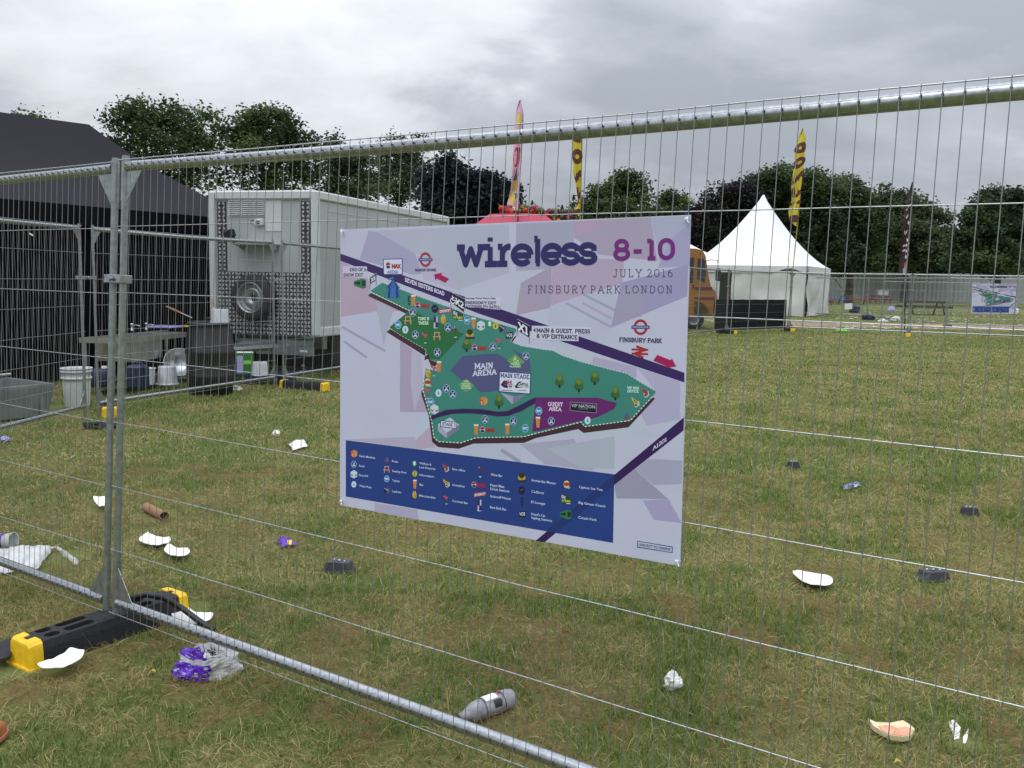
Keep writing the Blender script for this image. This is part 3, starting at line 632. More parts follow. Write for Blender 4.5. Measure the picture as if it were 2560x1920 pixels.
        a.poly(P((-13, -14), (0, -14), (14, -4), (14, 10), (2, 12), (-13, 4)), 0x23402A, L); a.text('Big', P((-11, -4))[0], P((-1, -3))[0], 9 * k, WHT, L + 1, font=True); a.text('green', P((-12, 6))[0], P((12, 7))[0], 9 * k, 0xA6B83A, L + 1, font=True, bold=.03); a.line(P((1, 10), (12, 10.5)), 2 * k, WHT, L + 2)
    elif kind == 'elounge': a.text('E', P((-3, 4))[0], P((3.4, 4))[0], 14 * k, 0x142228, L, .2); a.poly(P((-2.6, 7), (2.6, 7), (2.6, 11), (-2.6, 11)), 0x142228, L)
    elif kind == 'somersby': a.ell((x, y + 2 * k), 10 * k, 9 * k, 0xA8923A, L); a.ell((x, y - 4 * k), 7.5 * k, 7 * k, 0x2A3018, L + 1); a.line(P((0, 0), (0, 6)), 2 * k, 0x2A3018, L + 2); a.poly(P((-12, 8), (12, 8), (12, 13), (-12, 13)), 0x1F3038, L + 3)
    elif kind == 'vo5': a.poly(P((-9, -7), (9, -9), (9, 7), (-9, 8)), 0x1C2028, L); a.text('VO5', P((-7.5, 4.5))[0], P((7.5, 3.5))[0], 9 * k, WHT, L + 1, font=True, bold=.03)
    elif kind == 'lipton': a.ell(c, 8 * k, 10 * k, 0xCDB878, L); a.poly(P((-7, -4), (0, -5), (8, -4), (8, 3), (0, 4), (-7, 3)), 0x9C3034, L + 1); a.ell((x + 6 * k, y + 9 * k), 4 * k, 2.4 * k, 0x7FA8CC, L + 1, 8)
    elif kind == 'bus': a.poly(P((-15, -6), (4, -13), (15, -10), (15, 10), (6, 12), (-15, 4)), 0x2C6E4A, L); a.poly(P((-14, -3), (0, -6), (0, 3), (-14, 0)), 0x17281F, L + 1); a.poly(P((5, -8), (14, -7), (14, 5), (5, 6)), 0x17281F, L + 1)
def make_sign():
    P0 = F0 + NN * -.0315
    q = [onplane(x, y, P0, NF) for x, y in ((850, 1263), (1700, 1415), (1727, 537), (851, 574))]
    base = (q[0] + q[1]) / 2
    t = thing('map_sign', 'large white and purple festival map sign tied to the nearest fence panel', 'sign', base, (-LEAN, 0, AZ), 'festival map signs')
    BOARD, MAPD, LEGD = MB(), MB(), MB(); BOARD.prism(q, NN * .003, 0, DC(0xB4B6CC))
    a = Art(P0, NF, BOARD); f = a.poly
    # faceted background
    cor = [(851, 574), (1727, 537), (1700, 1415), (850, 1263)]
    f(A_((105, 250), (470, 275), (330, 620), (103, 560)), 0xB2B2CB, 2)
    f(A_((440, 268), (560, 300), (1000, 545), (1130, 790), (960, 800), (420, 640), (335, 615)), 0x9C98B8, 3)
    f(A_((480, 275), (2130, 195), (2130, 780), (1520, 980), (1200, 640), (980, 530)), 0xA6AABF, 1)
    f(A_((1000, 560), (1400, 740), (1560, 1000), (1100, 860)), 0xAFA9C6, 4)
    f(A_((103, 640), (240, 700), (440, 860), (450, 1010), (880, 1230), (110, 1310)), 0xAA98AE, 2)
    f(A_((110, 1310), (540, 1240), (640, 1500), (600, 1659), (115, 1500)), 0xB2B4CE, 3)
    f(A_((530, 1100), (740, 1210), (620, 1659), (560, 1300)), 0xA3A6BA, 4)
    f(B_((690, 158), (1620, 110), (1700, 640), (1000, 560), (700, 360)), 0xA196AE, 2)
    f(B_((690, 158), (1250, 130), (720, 350)), 0xA893AC, 3)
    f(B_((0, 190), (690, 158), (700, 470), (440, 730), (0, 760)), 0x9C9DB4, 3)
    f(B_((440, 720), (700, 600), (1300, 620), (1280, 905), (400, 1180)), 0xAA9AB2, 4)
    f(B_((1620, 115), (2105, 90), (2090, 560), (1740, 700)), 0xA3A5BF, 3)
    f(B_((1880, 350), (2100, 180), (2085, 700), (1700, 720)), 0x9C99BB, 4)
    f(B_((1260, 900), (2070, 680), (2060, 1060), (1500, 1290), (1140, 1440)), 0x9590B4, 5)
    f(B_((1240, 1000), (1500, 950), (1520, 1290), (1150, 1420)), 0x9A93B0, 6)
    f(B_((400, 1180), (820, 1040), (1230, 960), (1140, 1440), (900, 1659), (380, 1640)), 0xB0B2CA, 5)
    f(B_((0, 970), (100, 930), (0, 1260)), 0xA9B8BF, 5); f(B_((60, 900), (430, 700), (410, 1200), (0, 1290)), 0xA093AC, 6)
    for p, q_, c in (((810, 1040), (1190, 1230), 0x9698B2), ((800, 1140), (1150, 1330), 0xA89CB6), ((600, 1140), (1140, 1430), 0x9C9AB6)):
        u, v = B_(p)[0], B_(q_)[0]; a.line([u, v], 6, c, 7)
    f(E_((180, 200), (380, 400), (900, 560), (1110, 90), (700, 60)), 0xB0B4C6, 4); f(E_((880, 440), (1550, 600), (1540, 780), (850, 560)), 0xA39EBA, 5)
    f(E_((1550, 610), (2212, 820), (2212, 1400), (1700, 1500), (1600, 1300), (1850, 980)), 0xA8A3C2, 6)
    f(E_((1500, 1440), (1900, 1660), (1450, 1659)), 0xAEB5C8, 5); f(E_((0, 1659), (700, 1590), (1500, 1440), (1450, 1659)), 0xAFB9C8, 4)
    f(C_((0, 560), (330, 800), (350, 1300), (470, 1659), (0, 1659)), 0xA396B0, 3); f(C_((180, 700), (330, 800), (340, 1300), (220, 1659), (160, 1200)), 0xACA9C0, 4)
    f(D_((220, 680), (440, 460), (470, 600), (240, 870)), 0xB0BACC, 5); f(D_((240, 870), (470, 640), (520, 950), (260, 990)), 0xAD9DB4, 6)
    f(G_((100, 170), (900, 160), (800, 430), (0, 330)), 0xAEB3CA, 5); f(G_((810, 175), (1600, 100), (1900, 560), (1180, 470)), 0xA19FB6, 6); f(G_((1200, 240), (2190, 60), (2190, 540), (1700, 520)), 0xA4ABBB, 7)
    a.line(G_((540, 260), (820, 440)), 9, 0x9294AA, 8)
    f(H_((165, 610), (400, 430), (790, 775), (190, 765)), 0x938FA8, 6); f(H_((400, 430), (560, 310), (950, 330), (940, 600), (620, 610)), 0x9E9CB8, 7); f(H_((490, 790), (790, 775), (940, 1050), (620, 1010)), 0x9C96B8, 8)
    f(F_((60, 110), (1390, 60), (1480, 220), (1200, 250), (140, 110)), 0xA9A3BC, 2); f(F_((1180, 1130), (1370, 1160), (1480, 1320), (1210, 1280)), 0xB2B9CC, 3); f(F_((560, 1030), (1180, 1130), (1200, 1280), (560, 1160)), 0xA49FBC, 3)
    for p, q_ in (((120, 1430), (640, 1720)), ((140, 1600), (420, 1800))): a.line(A_(p, q_), 6, 0x9896B2, 7)
    f([(851, 634), (1711, 932), (1711, 956), (1560, 906), (1200, 785), (851, 652)], 0x301A58, 14)
    f([(1710, 1043), (1709, 1076), (1536, 1212), (1361, 1356), (1339, 1352), (1536, 1187)], 0x2E164F, 14)
    a.mb = LEGD
    f([(864.4, 1100.3), (1535.8, 1185.7), (1532.6, 1357.3), (864.4, 1241.1)], 0x21397C, 15)
    f([(1535.8, 1187), (1535.8, 1212), (1390, 1332), (1365, 1327)], 0x1E2F6C, 16)
    a.mb = MAPD
    # map underside, ground and areas
    br = 0x3B2430
    f(A_((470, 1020), (430, 1055), (890, 1270), (935, 1240)), br, 15); f(A_((700, 1455), (655, 1490)) + C_((385, 800), (395, 700), (0, 470)), br, 15)
    f(C_((375, 865), (430, 840), (470, 940), (540, 960), (580, 900), (470, 860), (440, 765), (385, 800)), br, 16); f(C_((1790, 490), (1770, 490), (1700, 580), (1725, 590)), br, 16)
    low = D_((330, 90), (330, 170), (440, 480), (495, 890), (590, 970), (900, 995), (1130, 915), (1905, 905)) + E_((0, 1690), (650, 1552), (732, 1612), (1420, 1525), (1825, 1090), (1800, 1062), (1500, 1300), (600, 1400)) + D_((1800, 700), (700, 700))
    f(low, br, 16)
    top = A_((450, 1000), (600, 895), (850, 985), (1010, 1050), (1330, 1165), (1430, 1195), (1600, 1270), (1880, 1350), (2200, 1445)) + C_((1790, 405), (1690, 580), (1850, 640), (2212, 700)) + E_((260, 345), (400, 420), (700, 520), (1100, 625), (1400, 700), (1600, 830), (1850, 975))
    bot = E_((1780, 1060), (1450, 1420), (750, 1515), (690, 1445), (0, 1620)) + D_((1900, 810), (1170, 825), (930, 905), (590, 885), (520, 820), (485, 560), (440, 400), (350, 90)) + C_((370, 1140), (400, 990), (560, 1030), (570, 890), (470, 855), (440, 765), (400, 775), (400, 700), (0, 470)) + A_((690, 1430), (930, 1235))
    TEAL = 0x377A70
    f(top + bot, TEAL, 18)
    a.line(bot[:14], 2.2, 0xC6D8D2, 19, 9); a.line(C_((400, 700), (0, 470)) + A_((690, 1430)), 2.2, 0xC6D8D2, 19, 8); a.line(A_((930, 1235), (450, 1000)), 2.2, 0xC6D8D2, 19, 8)
    a.line(top[:9], 2.0, 0xA9C4C2, 20, 7); a.line(top[11:], 2.0, 0xA9C4C2, 20, 8)
    f(A_((690, 1437), (932, 1240), (1010, 1235)) + C_((250, 130), (980, 460), (610, 850), (475, 850), (445, 765), (402, 770), (400, 700), (0, 470)), 0x1F6339, 21)
    f(C_((770, 1020), (960, 800), (1330, 765), (1500, 765), (1650, 850), (1900, 900), (1720, 690), (1870, 770), (1990, 840), (2015, 1040), (1520, 1040), (1510, 1335), (1230, 1360), (1140, 1250), (960, 1180)), 0x4C4E79, 21)
    f(C_((1640, 870), (1770, 770), (1920, 890), (1780, 985)), 0x5E8F52, 22); f(C_((890, 1235), (1020, 1150), (1140, 1250), (1010, 1360)), 0x5E8F52, 22)
    f(D_((475, 490), (700, 400), (950, 378), (1250, 385), (1500, 425), (1650, 415), (1850, 320), (2010, 235), (2090, 205), (2075, 300), (1850, 425), (1650, 495), (1500, 500), (1300, 470), (1050, 452), (800, 460), (600, 510), (485, 555)), 0x2F1750, 22)
    f(D_((2088, 205)) + E_((950, 1070), (1060, 1105), (1245, 1150), (1200, 1245), (950, 1370), (830, 1395), (0, 1590)) + D_((2030, 730)), 0x5E1D65, 23)
    # stages
    f(C_((1545, 1360), (1740, 1420), (1730, 1542)), 0x9A9AB2, 23); f(C_((1740, 1420), (1950, 1385), (1730, 1542)), 0x74748E, 23)
    f(D_((770, 515), (910, 625), (720, 745), (582, 620)), 0xB4B8CE, 23); f(D_((582, 620), (720, 745), (720, 838), (582, 720)), 0x9A9CB4, 24); f(D_((720, 745), (910, 625), (905, 700), (720, 838)), 0x74748E, 24)
    def boxed(p, i, edge, fill, L): f(p, edge, L); c = (sum(x for x, y in p) / 4, sum(y for x, y in p) / 4); f([(x + (-i if x > c[0] else i), y + (-i if y > c[1] else i)) for x, y in p], fill, L + 1)
    boxed(C_((1520, 1030), (2015, 1060), (2005, 1390), (1512, 1355)), 2.6, 0x25366E, WHT, 26)
    boxed(D_((618, 558), (882, 580), (875, 690), (615, 660)), 2, 0x25366E, WHT, 26)
    a.mb = BOARD
    boxed(A_((612, 612), (850, 606), (848, 803), (616, 803)), 2, 0x2C3C8A, WHT, 26)
    a.mb = MAPD; boxed(E_((522, 1133), (935, 1165), (928, 1308), (520, 1270)), 1.2, 0x8A8A9A, 0x15151F, 26)
    a.mb = BOARD; boxed(H_((430, 1253), (838, 1320), (835, 1394), (428, 1330)), 2, 0x24406E, 0xAEB4CA, 26)
    f(A_((130, 700), (420, 702), (420, 845), (130, 830)), 0xB9B4CC, 25); f(A_((1600, 1055), (2035, 1075), (2025, 1222), (1600, 1192)), 0xBEBED2, 25); f(B_((190, 1415), (905, 1430), (900, 1520), (752, 1520), (750, 1602), (190, 1580)), 0xBEBED2, 25)
    a.mb = MAPD
    for k_, pts in dict(food=A_((972, 1255), (1392, 1437), (1002, 1522)) + C_((572, 743), (1427, 655), (1935, 797), (712, 1298), (810, 1385)) + D_((1305, 545), (1742, 572)) + E_((235, 1430)), wc=A_((795, 1405), (1625, 1350)) + D_((473, 277), (1925, 680)) + E_((45, 1275)), drop=A_((882, 1463)) + C_((592, 1367)) + E_((793, 1420)),
            beer=A_((978, 1112), (1702, 1385)) + C_((600, 965)) + D_((1170, 705), (1650, 695)) + E_((30, 1450)), cocktail=A_((1122, 1560)) + C_((1525, 600), (525, 1020), (430, 1370)), wine=C_((853, 430)), picnic=A_((912, 1350), (1260, 1540)), bag=C_((668, 235), (435, 1065)),
            hex=C_((1243, 333)) + D_((530, 390)), info=C_((1467, 335)), welfare=C_((1380, 308)), locker=C_((1585, 375)), vo5=C_((1678, 483)), somersby=C_((1072, 455)), pepsi=A_((1095, 1168)) + C_((1230, 670)) + D_((1352, 700)), cadbury=A_((1235, 1210)), smirnoff=A_((1360, 1240)), redbull=A_((1248, 1370)), green=A_((1512, 1300)),
            elounge=A_((925, 1110)), lipton=C_((425, 1205)), cash=C_((1283, 1492)), box=E_((1680, 990)), list=E_((1532, 1140)), press=E_((1383, 1350)), bus=A_((335, 910)), tree=E_((362, 810), (658, 875), (902, 765), (1217, 1000)) + C_((1022, 625), (1520, 1495))).items():
        a.mb = BOARD if k_ == 'bus' else MAPD
        for p in pts: icon(a, k_, p)
    a.mb = BOARD; icon(a, 'pepsi', A_((745, 690))[0], 1.05)
    # striped tent, way signs, roundels, arrows, rail symbol
    a.mb = MAPD; tq = A_((735, 850), (820, 965), (645, 965)); f(tq, 0x2E5B9E, 40); f(A_((670, 965), (805, 965), (815, 1080), (660, 1080)), 0x2F66B0, 40)
    for p in (((735, 850), (690, 965), (665, 965)), ((735, 850), (800, 965), (775, 965)), ((685, 965), (705, 965), (695, 1080), (670, 1080)), ((765, 965), (790, 965), (800, 1080), (772, 1080))): f(A_(*p), 0x1B2A5E, 41)
    a.line(A_((735, 850), (735, 830)), 2, 0x2A4A6A, 41); f(A_((735, 828), (680, 850), (672, 870), (735, 845)), 0x4A86A8, 41)
    a.mb = BOARD
    for zz_, q_, tx, t0, t1, h_ in ((A_, ((455, 838), (535, 785), (530, 865), (455, 915)), 'X4', (472, 895), (522, 862), 11), (A_, ((1425, 1008), (1597, 1095), (1585, 1252), (1428, 1128)), 'X2', (1490, 1160), (1578, 1212), 17), (C_, ((1802, 232), (1997, 338), (1985, 515), (1800, 402)), 'X1', (1825, 410), (1960, 482), 22)):
        f(zz_(*q_), 0x14141C, 42); a.text(tx, zz_(t0)[0], zz_(t1)[0], h_, 0xD8D8E6, 43, .2)
        for e_ in (q_[3], q_[2]): u = zz_(e_)[0]; a.line([u, (u[0], u[1] + 14)], 2.4, 0x8C8CA4, 41)
        a.line(zz_(q_[0], q_[1]), 2, 0x8C8CA4, 44)
    wc_ = A_((1455, 1100))[0]
    def wheel(c, k, col, L): a.ell((c[0], c[1] + 2 * k), 5 * k, 6 * k, col, L, 14, 20, 300, .72); a.line([(c[0] - k, c[1] - 7 * k), (c[0] - k, c[1] + k), (c[0] + 5 * k, c[1] + 2 * k), (c[0] + 7 * k, c[1] + 8 * k)], 1.5 * k, col, L + 1)
    wheel(wc_, 1.4, 0xD8D8E6, 43); wheel(A_((2005, 1190))[0], .6, 0x2A2548, 43); wheel(C_((1775, 850))[0], 1.1, 0xB9D8B8, 43)
    for c_, rx, ry, b0, b1 in ((A_((1123, 620))[0], 14.2, 18.2, A_((1040, 603))[0], A_((1206, 637))[0]), (B_((1497, 1432))[0], 17.6, 19.6, B_((1389, 1413))[0], B_((1606, 1452))[0])):
        a.ell(c_, rx, ry, 0x9A1F2E, 40, 28, 0, 360, .68); f([b0, (b1[0], b0[1]), b1, (b0[0], b1[1])], 0x22265E, 41)
        a.text('UNDERGROUND', (b0[0] + 2.5, b1[1] - 1.6), (b1[0] - 2.5, b1[1] - 1.6), (b1[1] - b0[1]) * .58, 0x9DA4CE, 42, .2)
    f(A_((1228, 797), (1325, 778), (1315, 805), (1408, 850), (1360, 898), (1262, 848), (1242, 868)), 0x9A0A50, 40); f(E_((1860, 412), (2070, 495), (2085, 465), (2152, 590), (1995, 612), (2000, 585), (1803, 503)), 0x9A0A50, 40)
    for p in (((1468, 328), (1722, 335)), ((1468, 392), (1720, 400))): a.line(E_(*p), 5, 0x9C1F2C, 40)
    for p in (((1540, 280), (1690, 335)), ((1680, 335), (1510, 392)), ((1510, 392), (1650, 455))): a.line(E_(*p), 5.4, 0x9C1F2C, 41)
    # legend
    a.mb = LEGD
    I = lambda k_, z, p, s_=.95: icon(a, k_, z(p)[0], s_)
    for k_, p in dict(cash=(262, 315), food=(260, 470), hex=(260, 615), drop=(260, 762), press=(735, 400), picnic=(737, 545), wc=(740, 680), locker=(742, 845), welfare=(1143, 460), info=(1147, 605), beer=(1148, 762), bag=(1143, 912), box=(1600, 520), list=(1610, 745), cocktail=(1607, 985)).items(): I(k_, F_, p, .82)
    for k_, p in dict(wine=(235, 580), pepsi=(222, 765), smirnoff=(232, 912), redbull=(225, 1065), somersby=(840, 655), cadbury=(840, 848), elounge=(845, 1010), vo5=(848, 1195), lipton=(1493, 762), green=(1482, 985), bus=(1478, 1205)).items(): I(k_, G_, p, .95)
    # lettering
    a.mb = BOARD; T = a.text; NAVY = 0x231E5C; L = 46
    T('wireless', (1146, 669.5), (1489, 663), 58.5, NAVY, L, .27, sp_=.09)
    T('8-10', (1538, 653), (1682, 650.5), 56, 0x6B2072, L, .2, sp_=.24)
    T('JULY 2016', (1533, 693), (1681, 692.5), 20, 0x4E3A68, L, .085, sp_=.42); T('FINSBURY PARK LONDON', (1320, 733), (1680, 733.3), 19.5, 0x4E3A68, L, .085, sp_=.42)
    TX = 0x292350
    T('MANOR HOUSE', *A_((1000, 762), (1250, 760)), 6.8, TX, L, .19); T('FINSBURY PARK', *B_((1243, 1610), (1750, 1624)), 11.6, TX, L, .19)
    T('END OF', *A_((215, 761), (372, 759)), 8.2, TX, L, .17); T('SHOW EXIT', *A_((140, 824), (372, 823)), 8.2, TX, L, .17); f(A_((390, 722), (410, 745), (390, 768)), TX, L)
    T('ARENA', *A_((668, 787), (792, 787)), 7.8, 0x34559C, L, .15); T('SEVEN SISTERS ROAD', *A_((880, 888), (1348, 1056)), 11, 0xD0CCE6, L, .19)
    T('Hornsey Wood Tavern Gate', *A_((1607, 1094), (1968, 1096)), 4.6, TX, L, font=True); T('EMERGENCY EXIT', *A_((1605, 1156), (1970, 1160)), 7.6, TX, L, .19); T('ACCESSIBILITY GATE', *A_((1605, 1205), (1984, 1208)), 7.6, TX, L, .19)
    T('MAIN & GUEST, PRESS', *B_((250, 1496), (888, 1510)), 11, TX, L, .19); T('& VIP ENTRANCE', *B_((250, 1564), (735, 1582)), 11, TX, L, .19); f(B_((205, 1470), (233, 1440), (233, 1495)), TX, L)
    a.mb = MAPD
    T('TONE N', *A_((1035, 1350), (1166, 1350)), 8, 0xC8E0CC, L, .2); T('TWERK', *A_((1040, 1403), (1160, 1402)), 8, 0xC8E0CC, L, .2)
    T('MAIN', *C_((1150, 1002), (1425, 990)), 15, 0xC4C8DE, L, .18); T('ARENA', *C_((1125, 1110), (1476, 1086)), 15, 0xC4C8DE, L, .18)
    T('MAIN STAGE', *C_((1547, 1127), (1980, 1155)), 11, 0x25366E, L, .17); T('VIEWING', *C_((1700, 935), (1840, 938)), 4.5, 0xB9D8B8, L, .2); T('PLATFORM', *C_((1690, 975), (1850, 975)), 4.5, 0xB9D8B8, L, .2)
    for i, (s_, y) in enumerate((('VIP', 1200), ('NATION', 1236), ('VIEWING', 1270), ('PLATFORM', 1305))): w_ = 16 * len(s_) / 2 + 12; T(s_, *C_((1015 - w_, y), (1015 + w_, y + 2)), 4.3, 0xB9D8B8, L, .2)
    f(C_((1545, 1240), (1600, 1170), (1640, 1190), (1660, 1290), (1600, 1285)), 0x201A4A, L); T('CAPITAL', *C_((1595, 1245), (1730, 1250)), 8, 0xA03048, L + 1, font=True, bold=.035); T('95.8', *C_((1630, 1200), (1715, 1205)), 5, 0x201A4A, L + 1, font=True); T('FM', *C_((1670, 1282), (1715, 1285)), 5, 0x201A4A, L + 1, font=True)
    f(C_((1760, 1270), (1820, 1195), (1880, 1185), (1820, 1225), (1800, 1270), (1920, 1275), (1780, 1290)), 0x16161C, L); T('CAPITAL', *C_((1812, 1250), (1972, 1258)), 7, 0x16161C, L + 1, font=True, bold=.03); T('XTRA', *C_((1915, 1290), (1972, 1285)), 4, 0xA03048, L + 1, font=True)
    a.line(C_((1550, 1325), (1730, 1330)), 1.4, 0x5A5A70, L); a.line(C_((1812, 1325), (1940, 1330)), 1.4, 0x5A5A70, L)
    T('STAGE 3', *D_((650, 637), (850, 653)), 8.6, 0x2A3050, L, .17); T('GUEST', *E_((188, 1200), (408, 1206)), 10.5, 0xD6C4DA, L, .2); T('AREA', *E_((205, 1270), (386, 1281)), 10.5, 0xD6C4DA, L, .2)
    T('VIP NATION', *E_((543, 1212), (908, 1238)), 8.5, 0xA8A8BA, L, font=True); T('EUROPE', *E_((655, 1246), (800, 1258)), 4, 0x70707E, L, font=True)
    T('VIP BOX', *E_((1405, 941), (1580, 945)), 7, 0xBFE0D6, L, .2); T('OFFICE', *E_((1405, 990), (1575, 996)), 7, 0xBFE0D6, L, .2)
    a.mb = BOARD; T('A1201', *H_((612, 212), (766, 106)), 10.5, 0xC8C0DC, L, .18); T('SUBJECT TO CHANGE', *H_((455, 1312), (812, 1368)), 6.4, 0x24406E, L, .17)
    a.mb = LEGD; LG = 0xBCCBEA
    for s_, x, y, x1, y1 in (('Cash Machine', 335, 360, 572, 392), ('Food', 335, 505, 412, 514), ('First Aid', 335, 642, 465, 655), ('Water Point', 338, 795, 518, 822), ('Press', 815, 438, 900, 448), ('Seating Area', 817, 580, 1023, 605), ('Toilets', 817, 720, 925, 732), ('Lockers', 817, 875, 950, 893),
            ('Welfare &', 1213, 468, 1388, 488), ('Lost Property', 1213, 525, 1448, 552), ('Information', 1213, 637, 1428, 665), ('Bar', 1215, 778, 1275, 788), ('Merchandise', 1212, 938, 1448, 972), ('Box office', 1693, 552, 1880, 578), ('Guestlists', 1693, 782, 1875, 808), ('Cocktail Bar', 1692, 1015, 1922, 1052)):
        T(s_, *F_((x, y), (x1, y1)), 5.4, LG, L, font=True, bold=.012)
    for s_, x, y, x1, y1 in (('Wine Bar', 387, 635, 562, 658), ('Pepsi Max', 383, 787, 590, 815), ('Drink Stations', 383, 842, 660, 880), ('Smirnoff House', 383, 950, 682, 988), ('Red Bull Bar', 380, 1110, 620, 1146), ('Somersby Manor', 980, 715, 1340, 765), ('Cadbury', 980, 880, 1165, 905), ('E! Lounge', 978, 1032, 1180, 1062), ("Head's Up", 977, 1208, 1180, 1236), ('Styling Stations', 977, 1262, 1282, 1308), ('Lipton Ice Tea', 1680, 815, 2018, 858), ('Big Green Coach', 1667, 1042, 2058, 1098), ('Coach Park', 1665, 1258, 1932, 1298)):
        T(s_, *G_((x, y), (x1, y1)), 6.2, LG, L, font=True, bold=.012)
    BOARD.build('board', 'print', t); MAPD.build('map_drawing', 'print', t); LEGD.build('legend', 'print', t)
    for x, y, dx in ((857, 580, -6), (1718, 548, 6), (856, 1252, -9), (1694, 1402, 12)):       # cable ties at the corners
        m = MB(); c = onplane(x, y, P0 - NN * .003, NF); e = onplane(x + dx * .6, y - (8 if y < 700 else 0), P0 + NN * .012, NF)
        m.tube([c, c - NN * .004, c - NN * .005 + (e - c) * .6, e, c + NN * .008], .0022, 6); m.bbox(c - NN * .006, (.009, .009, .008), bev=.002); m.tube([c - NN * .006, c - NN * .02 + Vector((.012, 0, -.010))], .0014, 5)
        m.build('cable_tie', 'zip', t)
    return t
SIGN = make_sign()
bpy.context.view_layer.update()
d = (K[4] - K[3]).normalized(); az = math.atan2(d.y, d.x); b_ = at(2476, 771, 29.2)
tt = (b_ - K[3]).dot(d); pb = K[3] + d * tt; nn2 = Vector((-d.y, d.x, 0)); pb = pb - nn2 * .04
zz_ = CH - (771 - 722.7) / CF * 29.2
copy_tree(SIGN, (pb.x, pb.y, .80), (0, 0, az), 'small far copy of the festival map sign on the distant fence', 'festival map signs')
# ------------------------------------------------------------------ dark gazebo tent
def tent():
    ZE = 2.4; E1, E2, Cn = G(0, 496, ZE), G(527, 543, ZE), G(636, 552, ZE)
    d = (Cn - E1).normalized(); Pn = Vector((-d.y, d.x, 0)); Pn = Pn if Pn.y > 0 else -Pn      # away from the camera
    W = 2.25
    r = ray(222, 311); b = Cn + Pn * W; k = (b - OC).dot(Pn) / r.dot(Pn); R2 = OC + r * k
    C0 = Cn - d * 7.2; Rl = R2 - d * (7.2 - 2 * (Cn - R2).dot(d))
    t = thing('gazebo_tent', 'large dark purple-grey gazebo tent with black curtain walls behind the fence', 'tent', (R2.x - d.x * 2, R2.y - d.y * 2, 0))
    n = 14; m = MB()
    def curve(a, b_, s): p = a.lerp(b_, s); p.z -= .62 * s * (1 - s) * (1 - .35 * s) * .75; return p
    Bk0, Bk1 = C0 + Pn * 2 * W, Cn + Pn * 2 * W
    def roof(e0, e1, r0, r1):
        L = []
        for i in range(n + 1):
            s = i / n; row_ = []
            for j in range(25):
                q = j / 24; p = curve(r0.lerp(r1, q), e0.lerp(e1, q), s)
                p.z += .035 * mnoise.noise((q * 5, s * 2, e0.x)) * (1 - abs(2 * s - 1)) - .05 * math.sin(math.pi * q) * (1 - s) * (0 if (r0 - r1).length < .1 else 1)
                row_.append(p)
            L.append(row_)
        m.loft(L, closed=False, sm=True)
    roof(C0, Cn, Rl, R2); roof(Cn, Bk1, R2, R2); roof(Bk1, Bk0, R2, Rl); roof(Bk0, C0, Rl, Rl)
    m.build('canopy', 'canopy', t)
    m = MB(); q = [C0, Cn, Bk1, Bk0]
    for a, b_ in zip(q, q[1:] + q[:1]):
        L = [[], []]
        for j in range(30): p = a.lerp(b_, j / 29); w_ = .012 * mnoise.noise((j * .6, a.x, 1)); L[0].append(p + Vector((0, 0, -.002))); L[1].append(p + Pn * w_ - Vector((0, 0, .27)))
        m.loft(L, closed=False)
    m.build('valance', 'dark', t)
    for a, b_, off in ((C0, Cn, 1), (Cn, Bk1, -1), (Bk1, Bk0, -1)):
        m = MB(); L = [[], []]; nn_ = Pn * .12 if off > 0 else (d * -.1 if a == Cn else -Pn * .1); k = int((b_ - a).length * 22)
        for j in range(k + 1):
            p = a.lerp(b_, j / k) + nn_; f_ = .02 * math.sin(j * 1.9 + 2 * mnoise.noise((j * .1, a.y, 0))) * (.6 + .6 * mnoise.noise((j * .23, 3, a.x)))
            u = Vector((-(b_ - a).y, (b_ - a).x, 0)).normalized()
            L[0].append(p + u * f_ * .5 + Vector((0, 0, -.05))); z = p + u * f_; L[1].append(Vector((z.x, z.y, .02)))
        m.loft(L, closed=False, sm=True); m.build('curtain_wall', 'curtain', t)
    for p in (Cn, Bk1, Bk0, C0):
        m = MB(); i = (R2 + Rl) / 2 - p; i.z = 0; i.normalize(); p = p + i * .06; m.tube([(p.x, p.y, 0), (p.x, p.y, ZE - .03)], .024, 8); m.build('leg', 'galv2', t)
    return d, Pn
TD, TP = tent()
